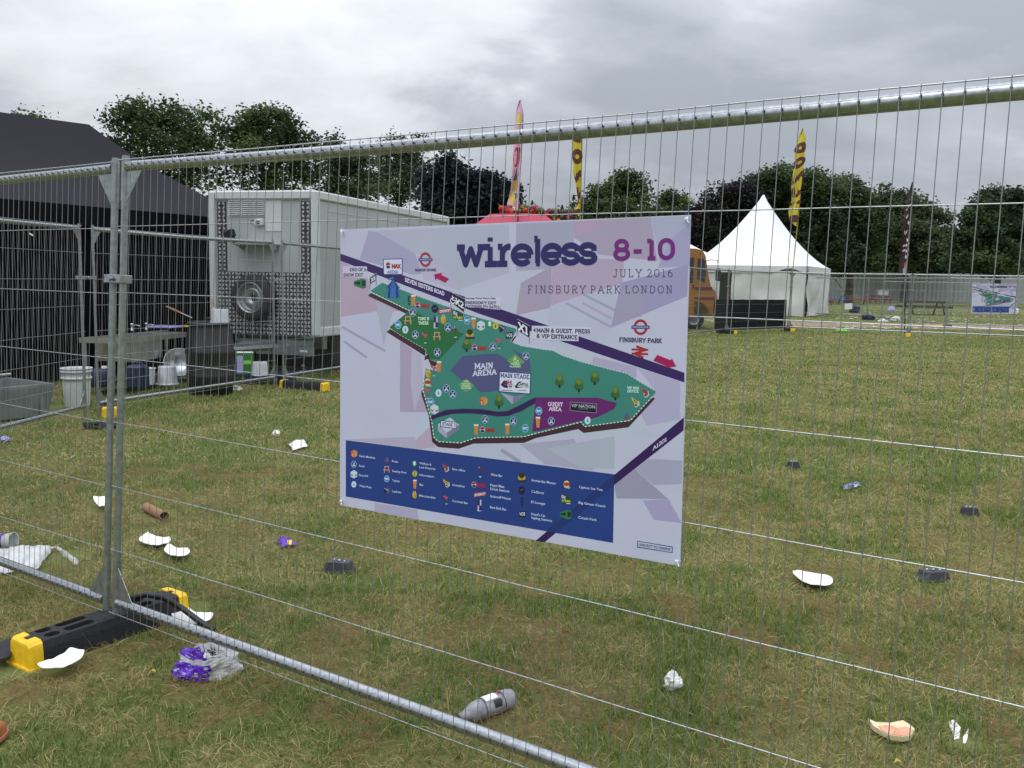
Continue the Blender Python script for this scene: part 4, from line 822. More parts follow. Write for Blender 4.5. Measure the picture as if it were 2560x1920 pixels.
# ------------------------------------------------------------------ white catering trailer
def trailer():
    zb = .62; FR = G(790, 843, zb); FR.z = 0; zt = at(801, 475, FR.y).z
    FL = G(532, 477, zt); FL.z = 0; u = (FL - FR); Wd = u.length; u.normalize(); v = Vector((-u.y, u.x, 0)); v = v if v.y > 0 else -v
    v = (v * .72 + (G(1125, 535, zt) - Vector((FR.x, FR.y, zt))).normalized() * .28); v.z = 0; v.normalize()
    Ln = 5.1; X = Matrix((u, v, Vector((0, 0, 1)))).transposed()
    ct = FR + u * Wd / 2; az = math.atan2(u.y, u.x)
    t = thing('catering_trailer', 'white box trailer with tread-plate front, roof vent louvres and mounted spare wheel', 'trailer', ct, (0, 0, 0))
    def P(a, b, z): return FR + u * a + v * b + Vector((0, 0, z))          # a from the near corner, b back
    m = MB(); r = .055; L = []
    for b in (0, Ln):
        L.append([P(r, b, zb), P(0, b, zb), P(0, b, zt - r * 2), P(r * .3, b, zt - r * .6), P(r, b, zt), P(Wd - r, b, zt), P(Wd - r * .3, b, zt - r * .6), P(Wd, b, zt - r * 2), P(Wd, b, zb), P(Wd - r, b, zb)])
    m.loft(L, caps=True); m.build('body', 'white', t)
    m = MB()                                               # corner, roof and sill trims
    for a in (0, Wd): m.bbox(P(a, 0, (zb + zt) / 2), (.10, .11, zt - zb - .02), X, bev=.02)
    m.bbox(P(Wd / 2, -.008, zt - .07), (Wd - .11, .07, .13), X, bev=.02); m.bbox(P(-.008, Ln / 2, zt - .07), (.05, Ln - .1, .13), X, bev=.02); m.bbox(P(-.01, Ln / 2, zb + .07), (.05, Ln - .1, .14), X, bev=.015)
    m.bbox(P(-.006, Ln, (zb + zt) / 2), (.07, .08, zt - zb - .02), X, bev=.02)
    m.build('corner_trim', 'whitew', t)
    m = MB(); m.box(P(-.002, Ln / 2 + .1, zt - .27), (.006, Ln - .5, .022), X); m.build('side_rail', 'alu', t)
    # tread plate: two upright strips and a full lower panel
    H = zt - zb; zl = zb + H * .44
    def plate(a0, a1, z0, z1):
        m = MB(); m.box(P((a0 + a1) / 2, -.004, (z0 + z1) / 2), (a1 - a0, .012, z1 - z0), X, 0)
        s = .056; na, nz = int((a1 - a0 - .015) / s), int((z1 - z0 - .02) / s)
        for i in range(na):
            for j in range(nz):
                a = a0 + (a1 - a0) * (i + .5) / na; z = z0 + (z1 - z0) * (j + .5) / nz; q = 1 if (i + j) % 2 else -1
                w_, h_ = .0175, .028; c, s_ = math.cos(q * .7), math.sin(q * .7)
                for sc_, b in ((1, -.0155),):
                    pts = [(-w_, 0), (0, -h_), (w_, 0), (0, h_)]; pts = [(x * c - y * s_, x * s_ + y * c) for x, y in pts]
                    m.prism([P(a + x, -.0105, z + y) for x, y in pts], v * -.006, 1)
        m.build('tread_plate', ['plate', 'stud'], t)
    sw = .155; plate(.075, .075 + sw, zl + .004, zt - .16); plate(Wd - .075 - sw, Wd - .075, zl + .004, zt - .16); plate(.075, Wd - .075, zb + .01, zl)
    # louvred vent, window outline, handle lamp, shelf and floodlight
    def fa(x): return Wd * (1 - (x - 205) / (1050 - 205.)) if False else Wd - (x - 175) / (1090 - 175.) * Wd
    def fz(y): return zt - (y - 115) / (1395 - 115.) * (zt - zb)
    m = MB()
    m.box(P((fa(320) + fa(655)) / 2, -.004, (fz(165) + fz(345)) / 2), (fa(320) - fa(655), .012, fz(165) - fz(345)), X)
    for c0, c1 in ((326, 432), (440, 540), (546, 650)):
        for i in range(9):
            z = fz(178 + i * 17.5); m.prism([P(fa(c0), -.010, z), P(fa(c0), -.034, z - .018), P(fa(c0), -.010, z - .020)], u * (fa(c1) - fa(c0)))
    m.build('vent', 'whitew', t)
    m = MB(); m.box(P((fa(655) + fa(790)) / 2, -.003, (fz(180) + fz(420)) / 2), (fa(655) - fa(795), .010, fz(180) - fz(520)), X); m.build('access_hatch', 'whitew', t)
    m = MB(); m.bbox(P((fa(575) + fa(635)) / 2, -.03, fz(393)), (.14, .06, .10), X, bev=.015); lamp = m.build('camera_housing', 'whitew', t)
    m = MB(); m.ball(P(fa(605), -.058, fz(396)), (.04, .012, .026), X=X, n=12, k=6); m.build('lens', 'black', lamp)
    m = MB(); m.tube([P(fa(530), -.03, fz(410)), P(fa(540), -.05, fz(380)), P(fa(575), -.04, fz(376))], .007, 6); m.build('cable', 'black', t)
    m = MB(); m.box(P((fa(440) + fa(780)) / 2, -.14, fz(590)), (fa(440) - fa(780), .28, .018), X)
    for a in (fa(460), fa(760)): m.prism([P(a, -.01, fz(595)), P(a, -.24, fz(595)), P(a, -.01, fz(650))], u * .012)
    m.build('shelf', 'alu', t)
    m = MB(); m.bbox(P(fa(395), -.20, fz(505)), (.16, .09, .12), X @ Matrix.Rotation(.35, 3, 'Y'), bev=.015); m.box(P(fa(410), -.13, fz(560)), (.03, .03, .12), X); m.build('floodlight', 'black', t)
    # spare wheel on the lower plate
    Y = X @ Matrix.Rotation(R(90), 3, 'X'); c = P(fa(575), -.03, fz(1060)); w = thing_part = None
    m = MB(); Rt = .345; m.lathe([(.20, 0), (.30, .0), (Rt - .02, .02), (Rt, .06), (Rt, .13), (Rt - .02, .17), (.28, .19), (.22, .185)], c, 36, X=Y); wheel = m.build('spare_wheel', 'rubber', t)
    cc = c + Vector((0, 0, .02))
    m = MB(); m.lathe([(.225, .185), (.218, .192), (.205, .15), (.185, .10), (.165, .095), (.15, .125), (.125, .14), (.085, .12), (.06, .12), (.055, .06), (.0, .06)], c, 36, X=Y)
    m.lathe([(.055, .062), (.0, .064)], c, 20, m=1, X=Y)
    for i in range(5): a = i * 2 * math.pi / 5; m.lathe([(.014, 0), (.014, .02), (.0, .02)], c + Y @ Vector((.1 * math.cos(a), .1 * math.sin(a), .165)), 6, X=Y, sm=False)
    m.build('rim', ['galv2', 'black'], wheel)
    # chassis, drawbar and side wheel
    m = MB(); m.box(P(Wd / 2, .45, zb - .11), (Wd - .2, .1, .2), X); m.box(P(.25, Ln / 2, zb - .06), (.08, Ln - .4, .1), X); m.box(P(Wd - .25, Ln / 2, zb - .06), (.08, Ln - .4, .1), X)
    m.box(P(Wd / 2 - .1, .1, zb - .15), (Wd - .45, .07, .17), X); m.build('chassis', 'galv2', t)
    m = MB(); m.box(P(Wd / 2, .75, .34), (Wd - .3, .03, .50), X); m.box(P(.2, Ln / 2 + .2, .36), (.03, Ln - 1.2, .46), X); m.build('underside_shade', 'black', t)  # black panels added to stand for the shade under the trailer
    m = MB(); tip = P(Wd / 2 + .1, -1.15, zb - .17)
    for a in (.45, Wd - .35): m.tube([P(a, .3, zb - .16), tip], .045, 4, sm=False)
    m.build('drawbar', 'galv2', t)
    m = MB(); m.box(P(.42, -.16, zb - .21), (.95, .03, .11), X); m.box(P(.1, -.178, zb - .2), (.12, .006, .03), X, 1); m.build('number_board', ['galv2', 'whitew'], t)
    m = MB(); m.tube([P(.72, .0, zb + .02), P(.72, .0, zb - .14)], .03, 8); m.build('jack', 'galv2', t)
    for b in (2.3, 3.05):
        m = MB(); m.lathe([(.18, 0), (.3, 0), (.31, .05), (.31, .15), (.28, .18), (.18, .17)], P(.02, b, .31), 24, X=X @ Matrix.Rotation(R(90), 3, 'Y')); o = m.build('wheel', 'rubber', t)
        m = MB(); m.lathe([(.18, .03), (.12, .06), (.0, .05)], P(.02, b, .31), 24, X=X @ Matrix.Rotation(R(-90), 3, 'Y')); m.build('rim', 'alu', o)
        m = MB(); m.box(P(.1, b, zb - .02), (.2, .7, .03), X); m.build('mudguard', 'black', t)
    return P, Wd
TRP, TRW = trailer()
# ------------------------------------------------------------------ things round the tent
def bucket(name, label, x, y, r0, r1, h, mt, flip=False, z=0., ribs=(), cat='bucket', handle=False, X=None):
    t = thing(name, label, cat, (x, y, z)); m = MB(); pr = [(r0 * .02, .004), (r0, 0)]
    for k in range(1, 13):
        s = k / 12; r = r0 + (r1 - r0) * s; pr.append((r, h * s))
        for rb in ribs:
            if abs(s - rb) < .042: pr += [(r + .012, h * s + .002), (r + .012, h * s + .02), (r, h * s + .022)]
    pr += [(r1 + .012, h), (r1 + .014, h + .012), (r1 - .004, h + .012), (r1 - .008, h - .01), (r0 - .008, .012), (r0 * .02, .012)]
    if flip: pr = [(r, h - z_) for r, z_ in pr]
    m.lathe(pr, (x, y, z), 28); m.build('tub_wall', mt, t)
    if handle:
        m = MB(); zz_ = h if not flip else 0; m.tube([(x + (r1 + .01) * math.cos(a), y - (r1 + .01) * .3 * abs(math.sin(a)) - .02, z + h - .03 - .16 * math.sin(a)) for a in [math.pi * i / 12 for i in range(13)]], .0035, 6); m.build('handle', 'galv2', t)
    return t
b = G(176, 1024); bucket('bucket', 'tall white plastic bucket standing behind the fence by the tent', b.x + .02, b.y + .12, .125, .155, .44, 'whitew', ribs=(.76, .9), handle=True)
# steel sink table
def sink():
    zt = .70; A, B = G(301, 848, zt), G(503, 828, zt); d = (B - A); Ln = d.length; d.normalize(); n_ = Vector((-d.y, d.x, 0)); n_ = n_ if n_.y > 0 else -n_
    X = Matrix((d, n_, Vector((0, 0, 1)))).transposed(); A.z = 0; Wd = .57
    t = thing('sink_table', 'stainless steel catering sink table with bowl, splash rim and lower shelf', 'sink table', A + d * Ln / 2)
    P = lambda a, b, z: A + d * a + n_ * b + Vector((0, 0, z))
    m = MB(); m.box(P(Ln / 2, .02, zt - .03), (Ln, .04, .06), X); m.box(P(Ln / 2, Wd - .02, zt - .03), (Ln, .04, .06), X); m.box(P(.02, Wd / 2, zt - .03), (.04, Wd - .08, .06), X)
    m.box(P(1.3, Wd / 2, zt - .01), (Ln - 1.32, Wd - .08, .02), X); m.box(P(.16, Wd / 2, zt - .012), (.24, Wd - .08, .02), X); m.build('table_top', 'steel', t)
    m = MB(); x0, x1, y0, y1, zb = .28, .95, .05, Wd - .05, zt - .30
    for c, s in (((x0, (y0 + y1) / 2), (.012, y1 - y0)), ((x1, (y0 + y1) / 2), (.012, y1 - y0)), (((x0 + x1) / 2, y0), (x1 - x0 + .012, .012)), (((x0 + x1) / 2, y1), (x1 - x0 + .012, .012))): m.box(P(c[0], c[1], (zt - .005 + zb) / 2), (s[0], s[1], zt - zb - .012), X)
    m.box(P((x0 + x1) / 2, (y0 + y1) / 2, zb), (x1 - x0, y1 - y0, .012), X); m.build('sink_bowl', 'steel', t)
    for a in (.05, Ln - .05):
        for b in (.05, Wd - .05): m = MB(); m.tube([P(a, b, 0), P(a, b, zt - .06)], .019, 10); m.build('leg', 'steel', t)
    m = MB(); m.box(P(Ln / 2, Wd / 2, .10), (Ln - .06, Wd - .06, .035), X); m.build('lower_shelf', 'steel', t)
    for a in (330, 366):
        m = MB(); q = G(a, 827 - (a - 330) * .05, zt); m.lathe([(.022, 0), (.018, .03), (.012, .035), (.012, .07), (.024, .08), (.024, .1), (.004, .106)], q, 12); m.tube([q + Vector((0, 0, .06)), q + n_ * -.06 + Vector((0, 0, .085)), q + n_ * -.13 + Vector((0, 0, .07))], .009, 8); m.build('tap', 'alu', t)
    return P, X, Ln, zt
SP, SX, SL, SZ = sink()
zs = .12
def onp(x, y, z): p = G(x, y, z); return p.x, p.y
x, y = onp(412, 819, SZ); m = MB(); m.bbox((x, y, SZ + .014), (.34, .44, .022), SX, bev=.008); m.box((x, y, SZ + .028), (.28, .38, .008), SX); tag(m.build('plastic_tray', 'lilac'), 'pale purple plastic tray lying on the sink table', 'tray')
x, y = onp(470, 817, SZ); m = MB(); m.bbox((x, y, SZ + .010), (.30, .30, .014), SX, bev=.004); tag(m.build('chopping_board', 'yellow'), 'yellow chopping board at the end of the sink table', 'board')
x, y = onp(252, 966, zs); t = thing('water_drum', 'squat blue plastic drum under the sink bowl', 'drum', (x, y, zs)); m = MB(); m.lathe([(.0, 0), (.12, 0), (.13, .02), (.13, .19), (.11, .215), (.05, .225), (.0, .225)], (x, y, zs), 20); m.build('drum_body', 'blue', t); m = MB(); m.lathe([(.035, 0), (.035, .03), (0, .03)], (x + .05, y, zs + .222), 12); m.build('screw_cap', 'whitew', t)
x, y = onp(345, 970, zs); t = thing('jerry_can', 'dark blue jerry can beside a clear tub under the sink', 'canister', (x, y, zs)); m = MB(); m.bbox((x, y, zs + .14), (.2, .2, .28), SX, bev=.025); m.build('can_body', 'blue', t); m = MB(); m.tube([(x - .07, y, zs + .275), (x - .06, y, zs + .31), (x + .06, y, zs + .31), (x + .07, y, zs + .275)], .011, 8); m.build('handle', 'blue', t)
x, y = onp(371, 962, zs); bucket('storage_tub', 'cloudy plastic tub leaning against the blue jerry can', x, y, .07, .085, .2, 'clear', z=zs, cat='tub')
x, y = onp(419, 958, zs); bucket('storage_tub', 'cloudy plastic tub upside down on the sink table shelf', x, y, .105, .13, .22, 'clear', flip=True, z=zs, cat='tub')
x, y = onp(440, 948, zs); p = Vector((x, y + .1, zs + .2)); t = thing('mixing_bowl', 'polished steel bowl standing on its side on the shelf', 'bowl', (p.x, p.y, zs)); m = MB(); m.lathe([(.002, -.10), (.08, -.085), (.14, -.045), (.175, .01), (.19, .06), (.196, .06), (.18, .005), (.145, -.055), (.08, -.095), (.002, -.11)], p, 28, X=Matrix.Rotation(R(62), 3, 'X') @ Matrix.Rotation(R(25), 3, 'Y')); m.build('bowl_shell', 'alu', t)
# black barrel with things on it
b = G(508, 992); bx, by = b.x, b.y + .28
t = thing('barrel', 'black plastic barrel standing beside the sink table', 'barrel', (bx, by, 0)); m = MB(); m.lathe([(.0, .0), (.25, 0), (.27, .03), (.285, .2), (.295, .22), (.295, .26), (.285, .28), (.29, .5), (.30, .52), (.30, .56), (.288, .58), (.275, .78), (.25, .84), (.25, .87)], (bx, by, 0), 32); m.build('barrel_body', 'black', t)
m = MB(); m.lathe([(.25, .87), (.272, .872), (.275, .90), (.262, .915), (.25, .905), (.245, .885), (.0, .885)], (bx, by, 0), 32); m.build('lid', 'black', t)
bucket('storage_tub', 'cloudy plastic tub upside down on the black barrel', bx + .14, by - .02, .10, .118, .19, 'clear', flip=True, z=.888, cat='tub', ribs=(.9,))
def pan(label, x, y, z, ax_, hl):
    t = thing('frying_pan', label, 'pan', (x, y, z)); m = MB(); m.lathe([(.0, .0), (.085, 0), (.105, .03), (.108, .03), (.088, -.003), (0, -.003)], (x, y, z + .004), 24); m.build('pan_bowl', 'black', t)
    a = Vector(ax_).normalized(); c = Vector((x, y, z + .03)) + a * .105; m = MB(); m.tube([c, c + a * hl * .45], .006, 6); m.build('handle_rod', 'alu', t); m = MB(); m.tube([c + a * hl * .42, c + a * hl * .6, c + a * hl * .8, c + a * hl], [.010, .015, .015, .009], 10); m.build('handle_grip', 'card', t)
pan('frying pan with a tan wooden handle sticking up over the black barrel', bx - .12, by + .0, .888, (-.92, -.15, .42), .34)
pan('frying pan with its wooden handle half behind the upside-down tub', bx + .02, by + .12, .93, (-.2, .5, .5), .22)
# detergent carton and pallets
cb = G(632, 962); pt = thing('plastic_pallet', 'flat blue plastic pallet lying by the black barrel', 'pallet', (cb.x, cb.y + .3, 0)); m = MB()
for i in range(7): m.box((cb.x - .05 + (i - 3) * .018, cb.y - .0 + i * .1, .12), (1.0, .07, .03))
for i in (-1, 0, 1): m.box((cb.x + i * .44 - .05, cb.y + .3, .05), (.1, .68, .1))
m.build('deck', 'blue', pt)
c = Vector((cb.x - .14, cb.y + .12, .136)); X = rotz(.3); t = thing('detergent_carton', 'green and white detergent carton standing on the blue pallet', 'carton', c); m = MB(); m.bbox(c + Vector((0, 0, .15)), (.23, .16, .30), X, 0, bev=.004)
m.build('carton_body', 'greenbox', t); m = MB(); m.box(c + X @ Vector((-.07, -.0815, .14)), (.08, .004, .24), X); m.build('blue_label', 'lilac', t); m = MB(); m.box(c + X @ Vector((.03, -.0815, .17)), (.1, .004, .05), X, 0); m.build('pale_label', 'green', t); m = MB(); m.box(c + Vector((0, 0, .303)), (.22, .15, .008), X); m.build('carton_top', 'paper', t)
bucket('storage_tub', 'cloudy plastic tub upside down on the blue pallet', cb.x + .08, cb.y + .08, .10, .115, .18, 'clear', flip=True, z=.136, cat='tub')
m = MB(); c = G(690, 905); m.box((c.x - .15, c.y + 1.2, .30), (.55, .3, .025), rotz(-.2)); m.box((c.x - .15, c.y + 1.2, .14), (.08, .25, .28), rotz(-.2)); tag(m.build('plank_stand', 'timber'), 'bare timber board on a block under the white trailer', 'board')
for dx, l_ in ((0, 'small blue gas cartridge on the grass under the white trailer'),):
    c = G(757, 938); t = thing('gas_cartridge', l_, 'cartridge', (c.x, c.y, 0)); m = MB(); m.lathe([(0, 0), (.06, 0), (.065, .02), (.065, .1), (.05, .13), (.03, .14), (0, .14)], (c.x, c.y, 0), 16); m.build('cartridge_body', 'blue', t); m = MB(); m.lathe([(.0655, .05), (.0658, .075)], (c.x, c.y, 0), 16); m.lathe([(.03, .14), (.03, .16), (0, .16)], (c.x, c.y, 0), 12); m.build('cap', 'whitew', t)
# galvanised bath
def bath():
    A = G(139, 1041); d = -TD; X = Matrix((d, TP, Vector((0, 0, 1)))).transposed(); Ln, Wd, H = 2.1, .85, .32
    t = thing('steel_bath', 'long galvanised steel bath standing behind the fence by the white bucket', 'bath', A + d * Ln / 2)
    P = lambda a, b, z: A + d * a + TP * b + Vector((0, 0, z))
    m = MB(); o = [(0, 0), (Ln, 0), (Ln, Wd), (0, Wd)]; k = .05
    i_ = lambda e: [(e, e), (Ln - e, e), (Ln - e, Wd - e), (e, Wd - e)]
    L = [[P(a, b, 0.02) for a, b in i_(k)], [P(a, b, H) for a, b in o], [P(a, b, H + .03) for a, b in o], [P(a, b, H + .03) for a, b in i_(.045)], [P(a, b, H) for a, b in i_(.05)], [P(a, b, .04) for a, b in i_(k + .03)]]
    m.loft(L, caps=True); m.build('tank', 'zinc', t)
    for a in (.12, Ln - .12): m = MB(); m.bbox(P(a, .03, H / 2), (.05, .03, H - .06), X, bev=.008); m.build('corner_strap', 'zinc', t)
    m = MB(); c = P(.55, .5, H + .1); m.tube([P(-.03, .85, H + .06), P(1.9, .7, H + .06)], .018, 8); tag(m.build('steel_pole', 'galv'), 'galvanised pole lying across the steel bath', 'pole')
    c = P(1.0, .42, .32); m = MB(); m.lathe([(.02, 0), (.30, .0), (.34, .08), (.35, .16), (.36, .17), (.33, .15), (.28, .02), (.02, .02)], c, 28, X=Matrix.Rotation(.12, 3, 'Y')); tag(m.build('wash_basin', 'clear'), 'round pale plastic basin resting in the steel bath', 'basin')
    NOG = [NOGRASS.append((P(a * .2, .45, 0).x, P(a * .2, .45, 0).y, .5)) for a in range(11)]
    c = P(1.15, 1.6, 0); m = MB(); m.bbox(c + Vector((0, 0, .3)), (.34, .4, .6), X, bev=.03); tag(m.build('grit_bin', 'beige'), 'beige plastic bin standing behind the steel bath', 'bin')
bath()
m = MB(); p = at(78, 586, 10.1); 
m.box(p, (.05, .004, .015), Matrix.Rotation(.5, 3, 'Y')); tag(m.build('name_tag', 'paper'), 'small white tag on the black curtain wall', 'tag')
# ------------------------------------------------------------------ white pagoda marquee
def marquee():
    zE = 2.46; C1 = at(2018, 690, 43.4); C1.z = 0; u = Vector((.486, .874, 0)); v = Vector((-.874, .486, 0)); W = 6.1
    Q = [C1 + v * W, C1, C1 + u * W, C1 + u * W + v * W]; ct = (Q[0] + Q[2]) / 2; ap = ct + Vector((0, 0, 6.2))
    t = thing('pagoda_marquee', 'white pagoda marquee with one tall peak and loose side walls', 'marquee', ct)
    m = MB(); n = 18
    for i in range(4):
        a, b = Q[i], Q[(i + 1) % 4]; L = []
        for k in range(n + 1):
            s = k / n; rad = 1 - s; rad = rad ** 1.0; z = zE + (6.2 - zE) * (s ** 1.75 * .62 + s * .38); row_ = []
            for j in range(13): p = a.lerp(b, j / 12); p = ct + (p - ct) * max(rad, .012); p.z = z + .02 * mnoise.noise((j * .8, s * 5, i)) * (1 - s); row_.append(p)
            L.append(row_)
        m.loft(L, closed=False, sm=True)
    m.build('roof', 'pvc', t)
    m = MB(); zl = zE - .34
    for i in range(4):
        a, b = Q[i], Q[(i + 1) % 4]; L = [[], []]; o = (b - a).normalized(); o = Vector((o.y, -o.x, 0))
        for j in range(25):
            p = a.lerp(b, j / 24); up = .28 * max(0, 1 - abs(j / 24 - .86) / .13) if i == 0 else 0
            L[0].append(p + o * .03 + Vector((0, 0, zE + .01))); L[1].append(p + o * (.05 + .02 * mnoise.noise((j * .9, i, 2))) + Vector((0, 0, zl + up + .015 * mnoise.noise((j, i, 1)))))
        m.loft(L, closed=False, sm=True)
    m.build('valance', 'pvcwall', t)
    def wall(a, b, s0, s1, seed, hem=.03):
        m = MB(); L = []; K_ = 22; o = (b - a).normalized(); o = Vector((o.y, -o.x, 0))
        for k in range(9):
            z = hem + (zl + .1 - hem) * k / 8; row_ = []
            for j in range(K_ + 1):
                p = a.lerp(b, s0 + (s1 - s0) * j / K_); f_ = .16 * mnoise.noise((j * .33 + seed, z * 1.1, 0)) + .03 * math.sin(j * 1.7 + seed)
                p += o * f_ * (1.1 - z / 3.2); p.z = z + (.05 * mnoise.noise((j * .7, seed, 4)) if k == 0 else 0); row_.append(p)
            L.append(row_)
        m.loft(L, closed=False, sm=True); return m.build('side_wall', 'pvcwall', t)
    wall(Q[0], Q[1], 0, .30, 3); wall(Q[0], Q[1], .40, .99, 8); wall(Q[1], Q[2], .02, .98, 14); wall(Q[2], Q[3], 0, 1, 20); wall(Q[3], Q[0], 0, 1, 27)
    m = MB(); a, b = Q[0].lerp(Q[1], .355), Q[0].lerp(Q[1], .405); m.loft([[a + u * .35 + Vector((0, 0, .03)), b + u * .35 + Vector((0, 0, .03))], [a + u * .3 + Vector((.15, 0, zl)), b + u * .3 + Vector((.15, 0, zl))]], closed=False); m.build('brown_drape', 'maroon', t)
    for p in Q: m = MB(); p = p + (ct - p).normalized() * .12; m.tube([(p.x, p.y, 0), (p.x, p.y, zE)], .05, 8); m.build('leg', 'alu', t)
    g1 = Q[2] + Vector((0, 0, zl + .2)); g2 = G(2135, 770, .02)
    m = MB(); m.tube([Q[2] + Vector((0, 0, 2.2)), g2 + Vector((.3, 0, 0))], .022, 6); m.tube([g2 + Vector((.3, 0, .0)), g2 + Vector((.75, 0, .55))], .02, 6); m.build('guy_strap', 'black', t)
    m = MB(); m.tube([Q[1] + Vector((0, 0, zE - .2)), G(2052, 742, 0.0) + (G(2052, 742, 0.0) - Q[1]) * -.0], .02, 6)
    return t
marquee()
# a second white tent peeping out behind
def tent2():
    c = at(1690, 690, 58); c.z = 0; t = thing('frame_tent', 'low white tent roof showing behind the yellow minibus', 'tent', c); m = MB(); z = 3.2
    L = []
    for k in range(9):
        s = k / 8; L.append([c + Vector((a * 3.6 * (1 - s * .98), b * 3.6 * (1 - s * .98), 2.5 + 1.9 * (s ** 1.5 * .5 + .5 * s))) for a, b in ((-1, -1), (1, -1), (1, 1), (-1, 1))])
    m.loft(L, caps=False); m.build('roof', 'pvc', t); m = MB(); m.loft([[c + Vector((a * 3.6, b * 3.6, z_)) for a, b in ((-1, -1), (1, -1), (1, 1), (-1, 1))] for z_ in (0, 2.5)]); m.build('side_wall', 'pvcwall', t)
tent2()
# ------------------------------------------------------------------ orange-yellow minibus (mostly behind the sign)
def bus():
    F = at(1796, 700, 29.6); F.z = 0; d = Vector((1, .06, 0)).normalized(); n_ = Vector((-d.y, d.x, 0)); Y_ = F.y
    X = Matrix((d, n_, Vector((0, 0, 1)))).transposed(); P = lambda a, b, z: F + d * a + n_ * b + Vector((0, 0, z))
    Ln, Wd, H = 6.4, 2.1, 2.66
    t = thing('minibus', 'old orange-yellow minibus with maroon stripes and a folding door', 'bus', F + d * -3.2)
    prof = [(0.02, .50), (.02, .95), (-.05, 1.25), (-.24, 1.42), (-.36, 1.9), (-.46, 2.42), (-.56, 2.6), (-.8, H), (-Ln, H), (-Ln, .38), (-1.25, .38), (-1.22, .62), (-1.05, .85), (-.75, .93), (-.45, .85), (-.28, .62), (-.25, .45)]
    m = MB(); m.prism([P(a, 0, z) for a, z in prof], n_ * Wd); m.build('body', 'bus', t)
    m = MB()
    for z0, z1, b0 in ((1.30, 1.42, -.16), (.99, 1.08, -.01)): m.box(P((b0 - Ln) / 2 - .02, -.003, (z0 + z1) / 2), (Ln + b0 - .03, .008, z1 - z0), X)
    m.build('stripe', 'maroon', t)
    dr = None
    m = MB(); m.prism([P(a, -.004, z) for a, z in ((-.46, 1.55), (-.72, 1.68), (-.72, 2.34), (-.52, 2.34), (-.42, 1.9))], n_ * -.006); m.build('cab_window', 'glass', t)
    m = MB(); m.box(P(-1.07, -.012, 1.35), (.58, .02, 1.9), X); door = m.build('door', 'bus', t)
    m = MB(); m.box(P(-1.07, -.026, 1.95), (.44, .01, .82), X); m.build('door_glass', 'glass', door); m = MB(); m.bbox(P(-.84, -.035, 1.42), (.05, .02, .12), X, bev=.004); m.build('handle', 'black', door)
    for i in range(5): m = MB(); m.box(P(-1.95 - i * .88, -.006, 1.98), (.74, .012, .72), X); m.build('window', 'glass', t)
    m = MB(); m.prism([P(-.25, .12, 1.44), P(-.25, Wd - .12, 1.44), P(-.475, Wd - .16, 2.40), P(-.475, .16, 2.40)], d * .012); m.build('windscreen', 'glass', t)
    for i in range(5): m = MB(); m.box(P(-1.6, -.005, .50 + i * .10), (.36, .01, .05), X); m.build('vent_grille', 'black', t)
    for a in (-.75, -Ln + 1.1):
        m = MB(); m.lathe([(.19, 0), (.33, .01), (.35, .05), (.35, .2), (.33, .24), (.0, .24)], P(a, .02, .35), 24, X=X @ Matrix.Rotation(R(-90), 3, 'X')); w_ = m.build('wheel', 'rubber', t); m = MB(); m.lathe([(.19, .02), (.12, .05), (.05, .03), (0, .03)], P(a, .02, .35), 20, X=X @ Matrix.Rotation(R(-90), 3, 'X')); m.build('rim', 'galv2', w_)
    m = MB(); m.prism([P(a, -.02, z) for a, z in ((-1.32, .5), (-1.27, .7), (-1.08, .93), (-.75, 1.0), (-.42, .93), (-.22, .7), (-.17, .5), (-.23, .5), (-.28, .68), (-.45, .87), (-.75, .94), (-1.05, .87), (-1.22, .68), (-1.26, .5))], n_ * .03); m.build('wheel_arch', 'bus', t)
    m = MB(); m.tube([P(-.5, -.02, 2.25), P(-.3, -.12, 2.3), P(-.12, -.22, 2.28), P(-.1, -.24, 2.05)], .014, 6); m.bbox(P(-.09, -.25, 1.82), (.16, .09, .42), X, bev=.03); m.build('mirror', 'black', t)
    m = MB(); m.bbox(P(.04, Wd / 2, .55), (.1, Wd - .1, .2), X, bev=.03); m.build('bumper', 'black', t)
    m = MB(); m.box(P(-.62, -.006, 2.5), (.07, .012, .06), X); m.build('side_light', 'maroon', t)
bus()
# black fabric along the far fence
m = MB(); a = at(1790, 745, 28.6); b = K[1] + (K[2] - K[1]) * .965; L = []
d = (K[2] - K[1]).normalized(); nb = Vector((-d.y, d.x, 0)) * .06; a0 = K[1] - d * .55; ht = (1.02, 1.0)
for k in range(7):
    s = k / 6; L.append([(lambda p, j: Vector((p.x, p.y, .10 + (1.05 - .10) * s + .012 * mnoise.noise((j * .5, 3, s)))))(a0.lerp(b, j / 30) + nb + nb * .8 * mnoise.noise((j * .4, s * 2, 0)), j) for j in range(31)])
m.loft(L, closed=False, sm=True); L2 = [[p + nb * .1 for p in q] for q in L]; m.loft(L2, closed=False, sm=True); tag(m.build('fabric_screen', 'curtain'), 'black fabric screen hung low along the far fence by the minibus', 'screen')
